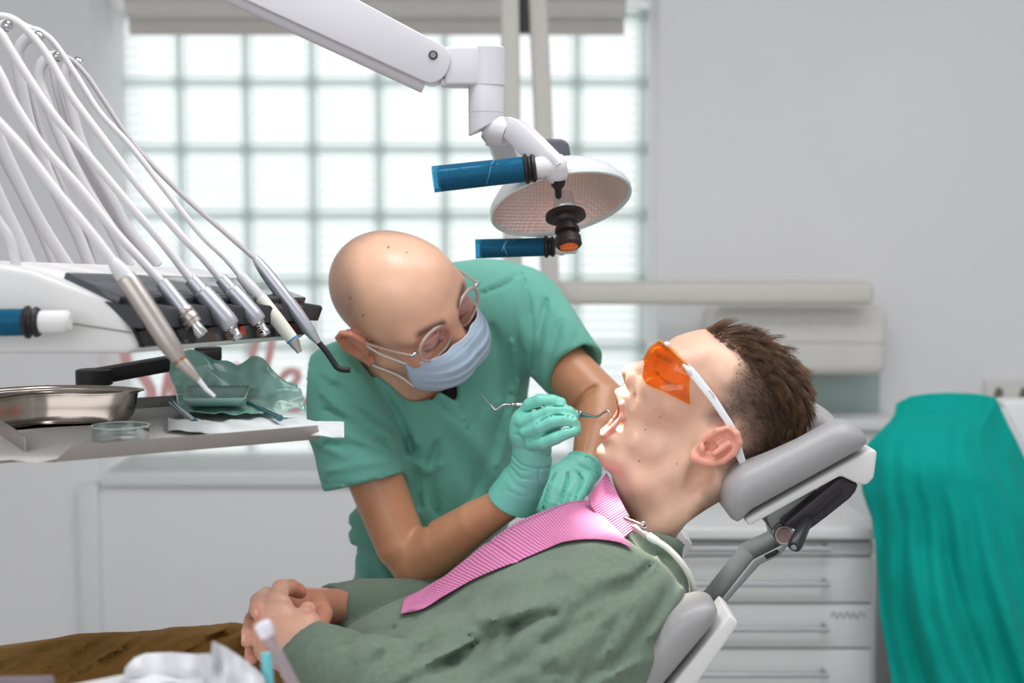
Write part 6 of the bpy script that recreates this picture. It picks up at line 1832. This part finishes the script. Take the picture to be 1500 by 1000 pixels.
def bibp(u, v):
    i = u * (len(lo_c) - 1); k = min(int(i), len(lo_c) - 2); fr_ = i - k
    a = lo_c[k] * (1 - fr_) + lo_c[k + 1] * fr_; b_ = up_c[k] * (1 - fr_) + up_c[k + 1] * fr_
    vv_ = min(v / .80, 1)
    x, y = a + (b_ - a) * vv_
    p = hit(x, y, BV_sw, 1.7)
    if p is None or p.y > 1.80:
        # past the crest of the chest: continue level, then down the far side
        yy = y
        while yy < y + 60:
            yy += 1.5
            p = hit(x, yy, BV_sw, 1.7)
            if p is not None and p.y < 1.80: break
        if p is None: p = P(x, y, 1.72)
    base = Vector(p)
    if v > .80:
        k2 = (v - .80) / .20
        e = hit(*(a + (b_ - a) * 1.0 + np.array([0, 2.0])), BV_sw, 1.7)
        base = Vector(e if e is not None else base) + Vector((0, .055 * k2, 0))
        dz = BV_sw.ray_cast(base + Vector((0, 0, .2)), Vector((0, 0, -1)))[0]
        if dz is not None: base.z = dz.z
    n_ = Vector((-.25, -.35, .9)).normalized()
    rip = -.0022 * math.exp(-((u - .47) / .008) ** 2) + .0012 * math.sin(u * 9 + v * 3) + .0018 * noise.noise(Vector((u * 7, v * 4, 4)))
    return base + n_ * (.0045 + rip + .010 * math.exp(-((u) / .05) ** 2) * 0)
bb = grid_mesh('dental_bib', bibp, 130, 44, M_bib, None, .0012)
sm_ = bb.modifiers.new('soften', 'SMOOTH'); sm_.factor = .5; sm_.iterations = 3
tag(bb, 'pink ribbed paper bib spread over the reclining chest', 'bib')
# collar flap folded up round the throat
def flap(u, v):
    # u along the throat edge (clip -> under the chin), v from throat edge to chest
    ex_ = np.interp(u, [0, .35, .7, 1], [929, 917, 903, 888.5]); ey_ = np.interp(u, [0, .35, .7, 1], [776, 748, 720, 693])
    cx_ = np.interp(u, [0, .35, .7, 1], [900, 884, 866, 862]); cy_ = np.interp(u, [0, .35, .7, 1], [800, 768, 742, 726])
    x = ex_ + (cx_ - ex_) * v; y = ey_ + (cy_ - ey_) * v
    Yt = np.interp(u, [0, .4, 1], [1.635, 1.655, 1.72]); Yc_ = np.interp(u, [0, .4, 1], [1.62, 1.665, 1.735])
    return P(x, y, Yt + (Yc_ - Yt) * v - .004 * math.sin(math.pi * v) - .002 * math.sin(5 * u))
fl = grid_mesh('collar_flap', flap, 44, 20, M_bib, bb, .0012)
for d_ in fl.data.uv_layers[0].data: d_.uv = (d_.uv[0] * .30, d_.uv[1])
bc = empty('bib_clip', 'metal bib clip with white cord fastened at the collar', 'clip', P(935, 775, 1.60))
cl = []
lathe('clip_jaw', P(914, 759, 1.630), P(944, 771, 1.612), [(0, .0016), (.1, .0026), (.8, .0030), (1, .0024)], mat('rose_metal', (206, 160, 160), .2, 1.0, noise_amt=.02), bc, 12)
bm = bmesh.new(); add_tube(bm, [P(943, 769, 1.610) + Vector((math.cos(t) * .0034, 0, math.sin(t) * .0034)) for t in [2 * math.pi * i / 14 for i in range(14)]], .0010, 8, close=True)
from_bm('clip_loop', bm, M_chrome, bc)
lathe('clip_body', P(926, 770, 1.618), P(951, 787, 1.606), [(0, .0020), (.15, .0046), (.5, .0040), (.8, .0050), (1, .0044)], M_steel, bc, 14)
cord = [(949, 784, 1.607), (962, 792, 1.600), (978, 803, 1.594), (993, 818, 1.590), (1005, 834, 1.592), (1013, 850, 1.60), (1016, 862, 1.612), (1012, 871, 1.63), (1005, 874, 1.645)]
tube('cord', [P(*p) for p in catmull(cord, 6)], .0036, mat('white_cord', (232, 230, 224), .4, noise_amt=.01), bc, 12)
lathe('cord_sleeve', P(949, 784, 1.607), P(963, 793, 1.600), [(0, .0042), (.1, .0048), (.9, .0046), (1, .0036)], M_wt, bc, 14)

# ================================================================== things in the near left corner
FY = 1.06
M_tissue = mat('white_tissue_paper', (212, 212, 215), .85, noise_amt=.015, bump=.5, bump_scale=70)
zf = P(250, 1034, FY).z
st = empty('side_tray', 'white edge of a small instrument tray at the bottom left corner', 'tray', P(90, 1010, FY))
tq = [on_plane(-60, 1040, zf), on_plane(-60, 1020, zf), on_plane(90, 1004, zf), on_plane(182, 986, zf), on_plane(400, 1010, zf), on_plane(440, 1040, zf), on_plane(420, 1100, zf), on_plane(-60, 1100, zf)]
prism('tray_plate', tq, [p + Vector((0, 0, -.006)) for p in tq], M_white, st, .002, 2)
lathe('tray_post', Vector((tq[2].x, tq[2].y, 0)), Vector((tq[2].x, tq[2].y, zf - .006)), [(0, .10), (.015, .10), (.02, .016), (1, .016)], M_alu, st)
prism('tray_handle', [P(-30, 991, FY - .01), P(76, 989, FY - .01), P(80, 993, FY - .01), P(79, 1012, FY - .01), P(-30, 1020, FY - .01)], [P(-30, 991, FY + .04), P(76, 989, FY + .04), P(80, 993, FY + .04), P(79, 1012, FY + .04), P(-30, 1020, FY + .04)], mat('grey_plum_plastic', (120, 108, 112), .4, noise_amt=.02), st, .002, 2)
def tis(u, v, pts_t, pts_b, Y0, sd):
    x = np.interp(u, np.linspace(0, 1, len(pts_t)), [p[0] for p in pts_t]) * (1 - v) + np.interp(u, np.linspace(0, 1, len(pts_b)), [p[0] for p in pts_b]) * v
    y = np.interp(u, np.linspace(0, 1, len(pts_t)), [p[1] for p in pts_t]) * (1 - v) + np.interp(u, np.linspace(0, 1, len(pts_b)), [p[1] for p in pts_b]) * v
    p = P(x, y, Y0 + .008 * noise.noise(Vector((u * 4, v * 3, sd))) + .004 * math.sin(16 * u) + .03 * (1 - v) * math.sin(math.pi * u))
    p.z = max(p.z, zf + .0012)
    return p
tp1 = [(184, 978), (196, 964), (212, 957), (250, 955), (285, 958), (306, 957)]
o = grid_mesh('paper_tissue', lambda u, v: tis(u, v, tp1, [(174, 1030), (250, 1040), (330, 1030)], FY + .05, 1), 50, 20, M_tissue, None, .0008)
tag(o, 'crumpled white paper tissue with a ruffled top at the bottom left', 'tissue')
ct_z = zf
tp2 = [(312, 939), (330, 948), (352, 962), (374, 980), (386, 992)]
o = grid_mesh('paper_tissue', lambda u, v: tis(u, v, tp2, [(300, 1040), (345, 1045), (392, 1040)], FY, 4), 40, 22, M_tissue, None, .0008)
tag(o, 'folded white paper tissue with a pointed corner beside the clear suction tube', 'tissue')
se = empty('saliva_ejector', 'clear plastic saliva suction tube with white tip in front of the clasped hands', 'suction tube', P(430, 1010, FY))
tube('clear_tube', [P(389, 927, FY), P(410, 965, FY - .005), P(436, 1015, FY - .01), P(460, 1060, FY - .015)], .0044, mat('pinkish_clear_tube', (226, 208, 214), .15, trans=.65, ior=1.15, noise_amt=.01), se, 14)
lathe('white_tip', P(383, 911, FY), P(393, 932, FY), [(0, .0042), (.06, .0062), (.3, .0066), (.9, .0060), (1, .0048)], mat('milky_tip', (232, 230, 240), .35, noise_amt=.01), se, 20)
ct = lathe('suction_tip', P(390, 955, FY + .03), P(395, 1050, FY + .02), [(0, .0030), (.02, .0044), (.3, .0046), (1, .0050)], mat('aqua_plastic', (112, 196, 204), .35, noise_amt=.01), None, 18)
tag(ct, 'aqua plastic suction tip standing beside the clear suction tube', 'suction tip')
